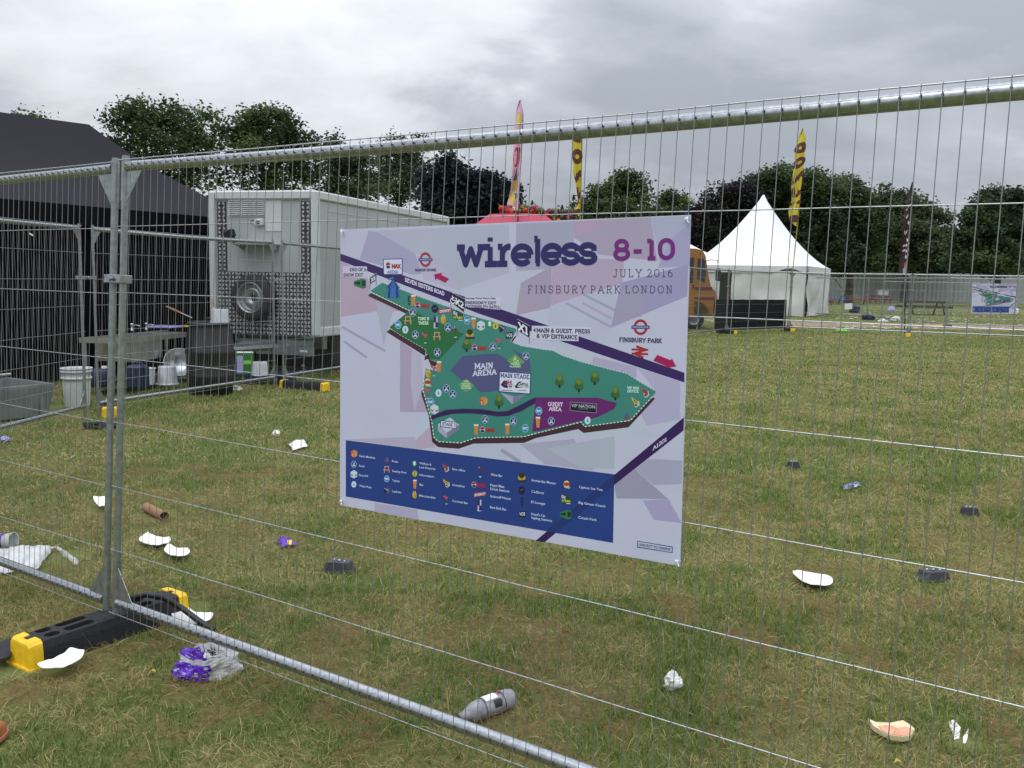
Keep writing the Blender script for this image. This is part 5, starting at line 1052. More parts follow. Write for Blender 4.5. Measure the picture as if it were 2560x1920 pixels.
# ------------------------------------------------------------------ feather flags
def flag(label, pts_pole, left, right, Y, body, deco, z_base=True, group='feather flags'):
    """pts_pole: pixels down the pole; left/right: pixel outlines of the cloth from the tip to the foot"""
    P = lambda p, off=0: at(p[0], p[1], Y + off)
    base = P(pts_pole[-1]); t = thing('feather_flag', label, 'flag', (base.x, base.y, max(0, base.z) if not z_base else 0), group=group)
    m = MB(); pp = [P(p, .03) for p in pts_pole]
    if z_base: pp.append(Vector((pp[-1].x, pp[-1].y, 0)))
    m.tube(pp, [.018] * (len(pp) - 1) + [.022], 8); m.build('pole', 'ypole' if body == 0xB5A62E else 'black', t)
    n = 40; m = MB()
    def smp(L, s): k = s * (len(L) - 1); i = min(int(k), len(L) - 2); f_ = k - i; return (L[i][0] + (L[i + 1][0] - L[i][0]) * f_, L[i][1] + (L[i + 1][1] - L[i][1]) * f_)
    def surf(s, q, off=0.): a, b = smp(left, s), smp(right, s); return P((a[0] + (b[0] - a[0]) * q, a[1] + (b[1] - a[1]) * q), .10 * math.sin(q * 5 + s * 9) * (1 - q) - .02 + off)
    for side in (0, .008): m.loft([[surf(i / n, j / 8, side) for j in range(9)] for i in range(n + 1)], 0, DC2(body), closed=False, sm=True)
    def shape(poly, col, o): # poly in (q, s)
        vs = [Vector(p) for p in poly]; ar = sum(vs[i].x * vs[(i + 1) % len(vs)].y - vs[(i + 1) % len(vs)].x * vs[i].y for i in range(len(vs)))
        r = delaunay_2d_cdt(vs if ar > 0 else vs[::-1], [], [list(range(len(vs)))], 1, 1e-6)
        for side in (-1, 1): m.add([surf(p.y, p.x, -.002 * o if side < 0 else .008 + .002 * o) for p in r[0]], r[2], 0, DC2(col))
    def letters(txt, s0, s1, q0, q1, col, skew=0., mirror=True, wt=.34):
        k = len(txt)
        for i, ch in enumerate(txt):
            v, f, W_ = glyph_polys(ch, wt, 0); b0 = s0 + (s1 - s0) * i / k; h = (s1 - s0) / k * .72
            for side in (-1, 1):
                q_ = []
                for x, y in v:
                    u = x / W_; u = 1 - u if mirror else u
                    q_.append(surf(min(max(b0 + h * (1 - y) + skew * u, 0), 1), q0 + (q1 - q0) * u, -.003 if side < 0 else .011))
                m.add(q_, f, 0, DC2(col))
    deco(shape, letters); m.build('cloth', 'ink', t); return t
def DC2(h): return tuple(min(.9, c * 1.25) for c in S(h))
YL, BR = 0xB5A62E, 0x55302E
def donut(shape, letters): letters('DONUTS', .15, .98, .1, .98, BR, .0)
flag('tall yellow flag with brown lettering leaning beside the white marquee', [(2007, 321), (2013, 345), (2011, 380), (2002, 470), (1994, 560), (1984, 655), (1968, 820)],
     [(2007, 320), (1996, 345), (1986, 380), (1986, 410), (1981, 445), (1978, 470), (1979, 500), (1971, 525), (1973, 548), (1985, 563)], [(2008, 320), (2014, 345), (2013, 372), (2010, 400), (2007, 430), (2003, 460), (2000, 490), (1996, 520), (1993, 548), (1991, 566)], 30.2, YL, donut)
flag('twisted yellow flag with brown lettering above the map sign', [(1445, 306), (1453, 322), (1455, 345), (1453, 430), (1450, 545), (1449, 560)],
     [(1444, 306), (1434, 320), (1428, 345), (1432, 390), (1433, 432), (1440, 465), (1445, 500), (1441, 515), (1434, 527), (1446, 541)], [(1446, 306), (1453, 322), (1453, 345), (1453, 390), (1452, 432), (1451, 465), (1450, 500), (1450, 515), (1449, 527), (1448, 541)], 24, YL, donut)
def fruit(shape, letters):
    e = lambda q, s, rq, rs, c, o=1: shape([(q + rq * math.cos(a), s + rs * math.sin(a)) for a in [i * math.pi / 9 for i in range(18)]], c, o)
    e(.5, .19, .36, .07, 0xB8A83C); e(.5, .185, .24, .045, 0xC2B450, 2); e(.45, .43, .42, .065, 0xA6202E); e(.7, .385, .2, .02, 0x2A5A3A, 2)
    shape([(.1, .56), (.3, .50), (.4, .54), (.55, .49), (.6, .55), (.85, .53), (.7, .585), (.2, .585)], 0x2A4A48, 1); e(.45, .645, .38, .075, 0xA8983A)
    for i in range(6):
        for j in range(3): e(.22 + j * .2 + (i % 2) * .08, .59 + i * .021, .075, .007, 0x6E6A2A, 2)
    e(.62, .775, .25, .04, 0x2A6A48); e(.35, .80, .28, .06, 0xB8A848, 2); e(.5, .87, .35, .035, 0xB89A6A, 1); e(.25, .93, .2, .03, 0xA03A48, 2); e(.6, .95, .3, .02, 0xC6BC8A, 3); e(.55, .9, .2, .015, 0xC88A9A, 4)
flag('pink flag with printed fruit rising behind the map sign', [(1300, 250), (1307, 285), (1306, 330), (1302, 400), (1298, 460), (1295, 530), (1295, 545)],
     [(1299, 250), (1290, 275), (1287, 310), (1284, 355), (1282, 400), (1280, 440), (1277, 470), (1273, 490), (1267, 512), (1280, 525)], [(1301, 250), (1307, 278), (1306, 310), (1304, 355), (1302, 400), (1300, 440), (1298, 470), (1297, 490), (1296, 512), (1295, 526)], 24.4, 0xC79AB4, fruit)
def marks(shape, letters):
    W_ = 0xB9B4B4
    for s, (q0, q1), h in ((.36, (.1, .55), .03), (.42, (.55, .9), .03), (.52, (.25, .6), .05), (.60, (.6, .85), .03)): shape([(q0, s), ((q0 + q1) / 2, s + h * .6), (q1, s - .01), (q1, s + .02), ((q0 + q1) / 2, s + h * .6 + .03), (q0, s + .03)], W_, 1)
    shape([(.2, .30), (.5, .26), (.9, .24), (.9, .255), (.5, .28), (.25, .325)], W_, 1); shape([(.5, .2), (.8, .17), (.8, .18), (.5, .215)], W_, 1)
    for s in (.68, .73): shape([(.25, s), (.55, s - .01), (.55, s + .01), (.25, s + .02)], W_, 1)
    for s in (.66, .72, .78): shape([(.62, s), (.95, s - .01), (.95, s + .012), (.75, s + .02), (.95, s + .03), (.62, s + .04)], W_, 1)
    shape([(.55, .87), (.9, .84), (.9, .9), (.6, .92)], 0xA8643A, 1); shape([(.45, .93), (.9, .9), (.9, .97), (.5, .99)], 0x8A8F9A, 2)
flag('dark brown flag with faded white script on the far fence post', [(2281, 455), (2282, 500), (2277, 570), (2270, 640), (2264, 690), (2262, 760), (2262, 828)],
     [(2280, 455), (2269, 490), (2261, 530), (2257, 570), (2252, 610), (2248, 650), (2246, 685)], [(2281, 455), (2282, 490), (2280, 530), (2277, 570), (2274, 610), (2271, 650), (2268, 690)], 29.6, 0x2E2220, marks)
# ------------------------------------------------------------------ pink stall behind the sign
def stall():
    c = at(1292, 600, 25.6); c.z = 0; t = thing('market_stall', 'bright pink canopy stall top showing above the map sign', 'stall', c); m = MB(); z1 = at(1292, 533, 24.6).z; z0 = z1 - .62
    L = []
    for k in range(7):
        s = k / 6; q = 1.62 - .86 * s ** .85; L.append([c + Vector((a * q, b * q, z0 + (z1 - z0) * s + .02 * math.sin(a * 3 + s))) for a, b in ((-1, -1), (-.33, -1), (.33, -1), (1, -1), (1, 0), (1, 1), (0, 1), (-1, 1), (-1, 0))])
    m.loft(L, caps=True); m.build('canopy', 'pink', t); m = MB(); m.loft([[c + Vector((a * 1.62, b * 1.62, z)) for a, b in ((-1, -1), (1, -1), (1, 1), (-1, 1))] for z in (z0 - .35, z0)]); m.build('valance', 'pink', t)
    for a in (-1, 1):
        for b in (-1, 1): m = MB(); m.tube([c + Vector((a * 1.55, b * 1.55, 0)), c + Vector((a * 1.55, b * 1.55, z0))], .03, 8); m.build('leg', 'galv2', t)
    m = MB(); m.bbox(c + Vector((0, -1.3, .9)), (3, .5, 1.0), bev=.03); m.build('counter', 'pink', t)
    return c, z1
SC_, SZ1 = stall()
def garland(label, x0, x1, y0, y1, Y, n):
    m = MB(); cols = [0x8E2A2A, 0xA8481E, 0x8A2A5A, 0xB06A20, 0x2A4A2A, 0x33582E, 0x5A6A3A, 0x4A2038]; rr = random.Random(label)
    last = None
    for i in range(n):
        s = i / n; p = at(x0 + (x1 - x0) * s, y1 + (y0 - y1) * rr.random() ** .7, Y + rr.random() * .5); r = .05 + .06 * rr.random()
        m.ball(p, (r, r, r * .9), 0, DC2(cols[rr.randrange(8)]), n=7, k=5)
        for q in range(3): e = p + Vector((rr.uniform(-.16, .16), rr.uniform(-.1, .1), rr.uniform(-.02, .17))); m.prism([p, p + Vector((.04, 0, .02)), e], (.0, .02, .0), 0, DC2(cols[4 + rr.randrange(3)]))
    return tag(m.build('flower_hedge', 'ink'), label, 'flowers')
garland('orange and red silk flowers along the top of the pink stall', 1252, 1348, 519, 534, 26.0, 60)
garland('red and green silk flowers beside the pink stall top', 1352, 1440, 527, 556, 26.4, 60)
# ------------------------------------------------------------------ far field: hoarding, tables, poles
def hoarding():
    a, b = Vector((10, 101, 0)), Vector((58, 95, 0)); n = 18; t = thing('steel_hoarding', 'long grey steel hoarding across the far end of the field', 'fence', (a + b) / 2)
    d = (b - a) / n; u = d.normalized(); nn_ = Vector((-u.y, u.x, 0)); X = Matrix((u, nn_, Vector((0, 0, 1)))).transposed()
    for i in range(n):
        m = MB(); L = []; h = 3.05 + .05 * (i % 3)
        for z in (.05, h): L.append([a + d * i + u * (j * (d.length - .04) / 24) + nn_ * (.05 if (j // 2) % 2 else 0) + Vector((0, 0, z)) for j in range(25)])
        m.loft(L, closed=False); m.box(a + d * (i + .5) + nn_ * -.03 + Vector((0, 0, h)), (d.length - .03, .1, .08), X); m.build('panel', 'hoard', t)
        m = MB(); m.tube([a + d * i + nn_ * .12, a + d * i + nn_ * .12 + Vector((0, 0, h - .1))], .05, 6); m.build('post', 'galv2', t)
hoarding()
def picnic(label, c, az, mt, group='painted picnic tables', Ln=1.8, th=.04):
    t = thing('picnic_table', label, 'picnic table', (c.x, c.y, 0), (0, 0, az), group); X = None
    m = MB()
    for i in range(5): m.box((0, -.3 + i * .15, .74), (Ln, .135, th))
    m.build('table_top', mt[0], t, world=False)
    for s in (-1, 1): m = MB(); m.box((0, s * .66, .45), (Ln, .25, th * 1.5)); m.build('bench_seat', mt[1], t, world=False)
    for x in (-Ln * .36, Ln * .36):
        m = MB(); m.box((x, 0, .405), (.05, 1.5, .09)); m.box((x, 0, .70), (.05, .7, .05))
        for s in (-1, 1): m.tube([(x, s * .25, .7), (x, s * .62, .0)], .05, 4, sm=False)
        m.build('leg_frame', mt[2], t, world=False)
picnic('blue painted picnic table by the marquee, far across the field', G(2088, 762), .1, ('bluewood', 'bluewood', 'bluewood'), Ln=1.6)
picnic('magenta painted picnic table at the far end, partly behind the marquee', G(2048, 764), .5, ('pinkwood', 'pinkwood', 'pinkwood'))
picnic('plum picnic table standing between the blue and the crimson ones', G(2143, 762), -.1, ('timber', 'redwood', 'redwood'), Ln=1.9)
picnic('crimson picnic table carrying a white cool box, far across the field', G(2200, 759), .1, ('redwood', 'redwood', 'redwood'), Ln=2.0)
q = G(2204, 759); m = MB(); t = thing('cool_box', 'white cool box standing on the crimson picnic table', 'box', (q.x, q.y, .765)); m.bbox((q.x, q.y, .98), (.95, .5, .42), bev=.04); m.build('box_body', 'whitew', t); m = MB(); m.bbox((q.x, q.y, 1.21), (1.0, .54, .05), bev=.015); m.tube([(q.x - .1, q.y, 1.23), (q.x - .1, q.y, 1.36), (q.x + .1, q.y, 1.36), (q.x + .1, q.y, 1.23)], .02, 5); m.build('lid', 'whitew', t)
picnic('large dark wooden picnic table standing alone in the far field', G(2308, 787), .08, ('wood', 'wood', 'wood'), None, 2.6, .10)
q = G(2396, 757); t = thing('trestle_table', 'black trestle table standing in front of the grey hoarding', 'table', (q.x, q.y, 0)); m = MB(); m.box((q.x, q.y, .95), (1.9, .7, .5)); m.build('draped_top', 'black', t)
for s in (-1, 1): m = MB(); m.tube([(q.x + s * .85, q.y, 0), (q.x + s * .85, q.y, .7)], .03, 6); m.build('leg', 'galv2', t)
for s in (-.8, .65): m = MB(); m.tube([(q.x + s, q.y, 1.2), (q.x + s, q.y, 2.5)], .03, 6); m.build('upright', 'galv2', t)
q = at(2198, 700, 98); t = thing('lamp_mast', 'thin grey mast rising behind the grey hoarding', 'mast', (q.x, q.y + 4, 0)); m = MB(); m.tube([(q.x, q.y + 4, 0), (q.x, q.y + 4, at(2198, 583, 102).z)], [.13, .09], 8); m.build('mast_pole', 'galv2', t); m = MB(); m.bbox((q.x, q.y + 3.9, at(2198, 583, 102).z), (.5, .3, .16), bev=.03); m.build('lamp_head', 'galv2', t)
# ------------------------------------------------------------------ trees
def crown_mb(lobes, d, leaf, n_per, pal, seed, squash=.8, clump=.9):
    rr = np.random.default_rng(seed); m = MB(); V, Fc, Cc = [], [], []
    mpp = d / CF
    for (cx, cy, rx, ry, *den) in lobes:
        den = den[0] if den else 1.; c = np.array(at(cx, cy, d + rr.uniform(-1, 1) * rx * mpp * .5)); r = np.array([rx * mpp, rx * mpp * squash, ry * mpp])
        tone = rr.uniform(.62, 1.38); ncl = max(4, int(den * 1.5 * (r[0] * r[2]) ** .85 / clump ** 1.3 * 7.6))
        for _ in range(ncl):
            u = rr.normal(size=3); u /= np.linalg.norm(u); k = rr.random() ** .38; cc = c + u * r * k
            k2 = int(n_per * 2.9 * rr.uniform(.6, 1.3)); q = rr.normal(size=(k2, 3)) * clump * .42 * np.array([1.15, 1.15, .75]) + cc
            base = np.array(pal[rr.integers(len(pal))]) * rr.uniform(.7, 1.3) * tone
            for p in q:
                a = rr.normal(size=3); a /= np.linalg.norm(a); b = np.cross(a, rr.normal(size=3)); b /= np.linalg.norm(b); a[2] *= .7
                l_ = leaf * .92 * rr.uniform(.6, 1.35); w_ = l_ * .62; o = len(V)
                V += [p - a * l_ * .5, p + b * w_ * .5, p + a * l_ * .5, p - b * w_ * .5]; Fc.append((o, o + 1, o + 2, o + 3)); Cc.append(tuple(base * rr.uniform(.85, 1.15)))
    m.v = [tuple(v) for v in V]; m.f = [list(f) for f in Fc]; m.m = [0] * len(Fc); m.s = [False] * len(Fc); m.c = Cc
    return m
G1 = [(.058, .090, .034), (.080, .118, .040), (.044, .074, .030), (.104, .140, .048)]
G2 = [(.045, .070, .034), (.060, .092, .038), (.036, .060, .030), (.075, .105, .044)]
GC = [(.015, .024, .027), (.020, .032, .031), (.013, .021, .025)]
GCOP = [(.024, .020, .022), (.030, .022, .024), (.024, .030, .022)]
GL_ = [(.085, .110, .050), (.070, .098, .042), (.100, .122, .058)]
def tree(name, label, d, lobes, pal, leaf=.30, n_per=26, seed=1, base=None, limb=True, clump=.9, trunk_w=.35, group='park trees'):
    xs = [l[0] for l in lobes]; w_ = [l[2] * l[3] for l in lobes]; bx = base if base is not None else sum(a * b for a, b in zip(xs, w_)) / sum(w_)
    B = at(bx, 690, d); B.z = 0; t = thing(name, label, 'tree', B, group=group)
    crown_mb(lobes, d, leaf, n_per, pal, seed, clump=clump).build('crown', 'leaf', t)
    m = MB(); zc = min(at(l[0], l[1] + l[3], d).z for l in lobes); zc = max(zc, 1.2); tp = Vector((B.x, B.y, zc + .8))
    m.tube([B, B + Vector((.05, 0, zc * .5)), tp], [trunk_w * 1.3, trunk_w, trunk_w * .75], 9)
    if limb:
        for i, l in enumerate(lobes):
            e = at(l[0], l[1] - l[3] * .2, d); s = tp.lerp(B, .25 * ((i * 7) % 3) / 3); mid = s.lerp(e, .5) + Vector((.3 * ((i % 3) - 1), .2, -.5))
            m.tube([s, mid, e], [trunk_w * .42, trunk_w * .2, .03], 6)
            for k in range(3): q = mid.lerp(e, .3 + .2 * k); m.tube([q, q + Vector(((k - 1) * 1.2, .3, .9)) * (l[2] / 70.)], [.04, .012], 5)
    m.build('trunk', 'bark', t)
tree('plane_tree', 'tall loose-crowned green tree behind the ridge of the dark gazebo tent', 62, [(330, 330, 62, 66), (425, 312, 78, 55), (300, 400, 45, 50, .7), (405, 400, 85, 60), (362, 285, 45, 34), (490, 360, 52, 52), (520, 300, 28, 30, .6), (470, 455, 70, 40, .5), (380, 450, 60, 30, .45)], G1, seed=3)
tree('plane_tree', 'tall green tree directly behind the front of the white trailer', 64, [(635, 330, 50, 48), (690, 318, 55, 46), (590, 352, 48, 44), (740, 355, 52, 52), (655, 395, 105, 55), (768, 415, 45, 45, .8), (640, 285, 26, 20), (690, 283, 22, 18), (600, 450, 80, 30, .5), (720, 455, 80, 35, .6)], G1, seed=5)
tree('broad_tree', 'mid green tree between the two tall ones and the blue-black conifer, behind the trailer roof', 76, [(835, 395, 34, 44), (868, 430, 60, 52), (900, 395, 30, 36), (830, 352, 16, 14, .7), (880, 480, 90, 40)], G2, seed=7)
tree('broad_tree', 'airy grey-green tree just beside the blue-black conifer', 82, [(985, 382, 44, 44, .8), (1035, 400, 42, 52), (960, 440, 45, 55), (1000, 460, 60, 50), (1055, 350, 18, 16, .6)], G2, seed=9)
tree('yew_tree', 'dense blue-black conifer mass behind the far end of the trailer', 60, [(1118, 425, 26, 36), (1150, 455, 40, 40), (1095, 470, 45, 55), (1195, 478, 48, 45), (1130, 530, 95, 55, 1.3), (1235, 510, 48, 55), (1262, 500, 26, 50), (1220, 550, 70, 35)], GC, leaf=.34, n_per=46, seed=11, clump=.8, limb=False)
tree('broad_tree', 'narrow dark tree at the foot of the conifer mass, behind the pink flag', 80, [(1272, 505, 20, 44), (1290, 545, 24, 26)], G2, seed=13)
tree('broad_tree', 'round green tree with bare twigs on the skyline above the map sign', 90, [(1540, 480, 44, 46), (1568, 452, 34, 30), (1500, 500, 38, 40), (1592, 490, 34, 42), (1540, 535, 90, 34), (1470, 530, 40, 34)], G1, seed=15, leaf=.36)
tree('broad_tree', 'small round green tree beside the top corner of the map sign', 92, [(1680, 503, 30, 26), (1665, 530, 44, 28), (1705, 520, 18, 24), (1620, 545, 40, 22)], G1, seed=17, leaf=.36)
tree('copper_beech', 'dark purple copper beech behind the white marquee peak', 76, [(1800, 520, 50, 52), (1850, 492, 46, 40), (1762, 570, 52, 55), (1838, 570, 62, 58), (1775, 610, 75, 50, 1.2), (1740, 560, 30, 40), (1800, 660, 120, 40)], GCOP, seed=19, leaf=.34, n_per=34)
tree('plane_tree', 'big dark green tree behind the yellow flag', 84, [(1895, 468, 48, 36), (1958, 455, 52, 36), (2025, 465, 58, 42), (1980, 520, 105, 62), (2075, 480, 34, 42), (1900, 540, 70, 50), (2040, 570, 80, 60), (2000, 640, 120, 50)], G2, seed=21, leaf=.36, n_per=34)
tree('plane_tree', 'dark round-topped tree between the yellow flag and the brown flag', 86, [(2112, 480, 40, 40), (2148, 512, 52, 46), (2090, 540, 70, 60), (2160, 570, 60, 60), (2120, 630, 90, 55)], G2, seed=23, leaf=.36, n_per=34)
tree('willow_tree', 'pale grey-green willow spreading behind the brown flag', 94, [(2215, 505, 48, 36), (2262, 520, 60, 42), (2322, 555, 50, 46), (2235, 570, 80, 58), (2310, 610, 70, 55), (2190, 600, 50, 55), (2355, 600, 26, 45)], GL_, seed=25, leaf=.40, n_per=30)
tree('plane_tree', 'dark tall tree standing behind the small far map sign', 80, [(2500, 502, 46, 34), (2452, 540, 46, 44), (2535, 530, 52, 52), (2425, 590, 42, 50), (2480, 590, 80, 58), (2470, 650, 110, 40), (2580, 570, 50, 60)], G2, seed=27, leaf=.36, n_per=34)
tree('broad_tree', 'lighter green tree in front of the dark one at the edge of the far hoarding', 104, [(2540, 590, 40, 42), (2560, 640, 60, 40), (2515, 650, 40, 34)], G1, seed=29, leaf=.4)
for i, (x, y, rx, ry) in enumerate(((1960, 650, 60, 40), (2070, 640, 55, 45), (2150, 645, 55, 40), (2240, 640, 60, 44), (2330, 650, 55, 40), (2410, 645, 60, 42), (2500, 655, 50, 36))):
    tree('shrub_tree', ('low dark bush behind the marquee roof', 'low dark bush above the picnic tables', 'low bush at the foot of the round-topped tree', 'low bush behind the brown flag', 'low bush under the end of the willow', 'low dark bush in the gap before the far tall tree', 'low bush behind the small far map sign')[i], 107 + i % 3, [(x, y, rx, ry), (x + rx * .6, y + 20, rx * .7, ry * .7), (x - rx * .5, y + 16, rx * .6, ry * .8)], [G2, GC, G1][i % 3] if i != 3 else G1, seed=40 + i, leaf=.42, n_per=26, limb=False, trunk_w=.2, clump=1.1)
def spruce(label, x, y0, y1, w, d, seed):
    top, bot = at(x, y0, d), at(x, y1, d); B = Vector((bot.x, d, 0)); H = top.z; rr = random.Random(seed); t = thing('spruce_tree', label, 'tree', B, group='park trees'); m = MB()
    for k in range(15):
        z = H - (H - 2.) * (k / 14) ** .9; r = w * d / CF * (.12 + .88 * k / 14)
        for j in range(11):
            a = j * 2 * math.pi / 11 + k * .7 + rr.random(); l_ = r * rr.uniform(.7, 1.1); tip = B + Vector((math.cos(a) * l_, math.sin(a) * l_, z - .25 * l_)); c = B + Vector((0, 0, z + .1)); sd_ = Vector((-math.sin(a), math.cos(a), 0)) * .22 * l_
            cc = tuple(v * rr.uniform(.8, 1.2) for v in (.018, .030, .022)); m.add([c, (c + tip) / 2 + sd_ + Vector((0, 0, -.1)), tip, (c + tip) / 2 - sd_ + Vector((0, 0, -.1))], [(0, 1, 2, 3)], 0, cc)
            for q in (-1, 1): e = (c + tip) / 2 + sd_ * q * 1.6 + Vector((0, 0, -.35)); m.add([(c + tip) / 2 + Vector((0, 0, .05)), e + Vector((.1, 0, 0)), e - Vector((.1, 0, .1))], [(0, 1, 2)], 0, cc)
    m.build('crown', 'leaf', t); m = MB(); m.tube([B, B + Vector((0, 0, H * .97))], [.22, .03], 7); m.build('trunk', 'bark', t)
spruce('small pointed conifer just beside the pink flag', 1329, 502, 560, 24, 92, 1); spruce('pointed conifer with a broken outline before the twisted flag', 1404, 514, 570, 30, 94, 2); spruce('taller pointed conifer touching the twisted yellow flag', 1432, 488, 570, 27, 96, 3)
tree('broad_tree', 'tree whose top twigs just show over the dark gazebo roof', 58, [(62, 308, 16, 13, .8), (92, 308, 10, 11, .8), (70, 360, 60, 40)], G1, seed=61)
m = crown_mb([(1370, 560, 50, 26), (1450, 556, 60, 26), (1600, 560, 90, 22), (1300, 560, 60, 26)], 100, .42, 30, G2, 71, clump=1.2); tag(m.build('hedge', 'leaf'), 'low dark hedge on the horizon between the pink stall and the map sign top', 'hedge')
# ------------------------------------------------------------------ litter
BL = Z(0, 1440, 3.456); Z4 = Z(0, 1060, 3.456); ZR = Z(1900, 1100, 3.3515); ZM = Z(660, 1080, 4.147); ZF = Z(1620, 1620, 2.572); ZB = Z(1100, 1660, 6.9125); ZS = Z(2040, 640, 4.254)
def flat(name, label, cat, px, z=.03, th=.002, mt='paper', curl=.0, group=None, clear=True):
    n0 = len(px); q_ = []
    for i in range(n0):
        p0, p1, p2, p3 = (Vector(px[(i + k) % n0]) for k in (-1, 0, 1, 2))
        for t_ in (0, .25, .5, .75): q_.append(tuple(.5 * ((2 * p1) + (p2 - p0) * t_ + (2 * p0 - 5 * p1 + 4 * p2 - p3) * t_ ** 2 + (3 * p1 - p0 - 3 * p2 + p3) * t_ ** 3)))
    px = q_
    m = MB(); P = [G(x, y, z) for x, y in px]; c = sum(P, Vector()) / len(P); ln = max((p - c).length for p in P)
    vs = [Vector((p.x, p.y)) for p in P]; ar = sum(vs[i].x * vs[(i + 1) % len(vs)].y - vs[(i + 1) % len(vs)].x * vs[i].y for i in range(len(vs)))
    if ar < 0: vs = vs[::-1]
    ring = vs; inner = [Vector((c.x, c.y)).lerp(v, k) for k in (.35, .7) for v in vs]; n = len(vs)
    r = delaunay_2d_cdt(ring + inner, [], [list(range(n))], 1, 1e-6)
    up = lambda v: Vector((v.x, v.y, z + curl * ((v - Vector((c.x, c.y))).length / ln) ** 2 + .004 * mnoise.noise((v.x * 30, v.y * 30, 1))))
    top = [up(v) for v in r[0]]; m.add(top, r[2], sm=True); m.add([p - Vector((0, 0, th)) for p in top], [tuple(f)[::-1] for f in r[2]], sm=True)
    m.loft([[up(v) for v in vs], [up(v) - Vector((0, 0, th)) for v in vs]])
    if clear: NOGRASS.append((c.x, c.y, ln * .62))
    return tag(m.build(name, mt), label, cat, group)
GW = 'torn white card plates on the grass'
flat('card_plate', 'longer of two curved white card plate pieces beyond the fence post', 'plate', Z4((1200, 1000), (1275, 950), (1300, 958), (1360, 972), (1415, 980), (1470, 980), (1465, 1030), (1400, 1048), (1340, 1055), (1270, 1040)), .03, curl=.012, group=GW)
flat('card_plate', 'short curved white card plate piece lying just nearer than its pair', 'plate', Z4((1420, 1090), (1455, 1050), (1500, 1062), (1540, 1074), (1620, 1075), (1640, 1110), (1600, 1148), (1550, 1150), (1500, 1140), (1450, 1120)), .035, curl=.012, group=GW)
flat('card_plate', 'white card plate half under the black hose beside the rubber block', 'plate', BL((1480, 345), (1530, 305), (1590, 272), (1640, 292), (1690, 312), (1760, 322), (1835, 322), (1835, 360), (1800, 392), (1760, 410), (1700, 420), (1640, 420), (1580, 408), (1540, 395)), .03, curl=.015, group=GW)
flat('card_plate', 'curved white card plate piece leaning by the near yellow end cap', 'plate', BL((330, 770), (400, 742), (470, 718), (545, 688), (610, 658), (680, 670), (730, 682), (690, 735), (600, 782), (540, 800), (470, 815), (420, 826), (390, 825), (335, 800)), .05, curl=.02, group=GW)
flat('card_plate', 'half oval white card plate lying alone in the open grass', 'plate', ZR((275, 1120), (290, 1108), (330, 1104), (440, 1120), (560, 1140), (600, 1160), (610, 1185), (600, 1210), (555, 1230), (510, 1226), (450, 1220), (390, 1202), (330, 1168)), .035, curl=.01, group=GW)
flat('paper_scrap', 'folded white paper half hidden behind the fence post', 'paper', Z4((805, 655), (850, 650), (935, 652), (925, 700), (900, 742), (870, 738), (845, 700)), .04, curl=.03)
def lump(name, label, cat, c, r, mt, noise=.5, flatz=.6, col=None, seed=0, group=None):
    rr = random.Random(label); m = MB(); n, k = 18, 11; L = []; c = Vector(c); r = r if isinstance(r, tuple) else (r, r, r * flatz)
    for i in range(k + 1):
        ph = min(max(math.pi * i / k, .03), math.pi - .03); row_ = []
        for j in range(n):
            q = 2 * math.pi * j / n; d = Vector((math.sin(ph) * math.cos(q), math.sin(ph) * math.sin(q), -math.cos(ph))); f = 1 + noise * (mnoise.noise(d * 2.2 + c * 7) + .6 * mnoise.noise(d * 5.5 + c * 3)); row_.append(c + Vector((d.x * r[0] * f, d.y * r[1] * f, max(d.z * r[2] * f + r[2] * .75, .004 - c.z))))
        L.append(row_)
    m.loft(L, caps=True); NOGRASS.append((c.x, c.y, max(r[0], r[1]) * .5))
    return tag(m.build(name, mt), label, cat, group)
lump('tissue', 'crumpled white tissue ball lying in the grass below the map sign', 'tissue', G(1681, 1722), (.036, .03, .036), 'paper', .55)
def sheet(name, label, cat, quad, mt, amp=.03, z0=.01, n=16, hump=.05, parent=None, seed=0., th=.0):
    q = [G(x, y, z0) for x, y in quad]; m = MB(); L = []
    for i in range(n + 1):
        row_ = []
        for j in range(n + 1):
            s, t_ = i / n, j / n; p = q[0].lerp(q[1], t_).lerp(q[3].lerp(q[2], t_), s); h = math.sin(math.pi * s) * math.sin(math.pi * t_)
            p.z = z0 + hump * h ** .7 + amp * abs(mnoise.noise((s * 3.1 + seed, t_ * 3.1, seed))) + amp * .6 * abs(mnoise.noise((s * 8 + seed, t_ * 7, 2 + seed))); p += Vector((mnoise.noise((s * 5, t_ * 5, seed + 9)), mnoise.noise((s * 5, t_ * 5, seed + 4)), 0)) * amp * .55; row_.append(p)
        L.append(row_)
    m.loft(L, closed=False); c = (q[0] + q[2]) / 2
    NOGRASS.append((c.x, c.y, min((q[0] - q[2]).length, (q[1] - q[3]).length) * .34))
    if parent is not None: return m.build(name, mt, parent)
    return tag(m.build(name, mt), label, cat)
sheet('napkin', 'creased off-white napkin lying by the corner of the map sign', 'napkin', ZM((255, 128), (412, 84), (450, 150), (300, 192)), 'paper', .02, .02, 10, .03, seed=3)
sheet('sweet_wrapper', 'purple and yellow sweet wrapper lying in the grass', 'wrapper', ZM((122, 1120), (245, 1118), (345, 1170), (180, 1195)), 'purple', .02, .012, 8, .02, seed=5)
q = G(718, 1355, .05); m = MB(); m.prism([G(718, 1352, .052), G(730, 1352, .052), G(728, 1363, .045), G(720, 1362, .045)], (0, 0, .004)); tag(m.build('foil_scrap', 'yellow'), 'yellow scrap stuck on the purple sweet wrapper', 'scrap')
sheet('crisp_wrapper', 'dark blue and silver sweet wrapper in the open grass', 'wrapper', ZR((690, 390), (840, 352), (852, 385), (700, 420)), 'navy', .014, .012, 10, .02, seed=8)
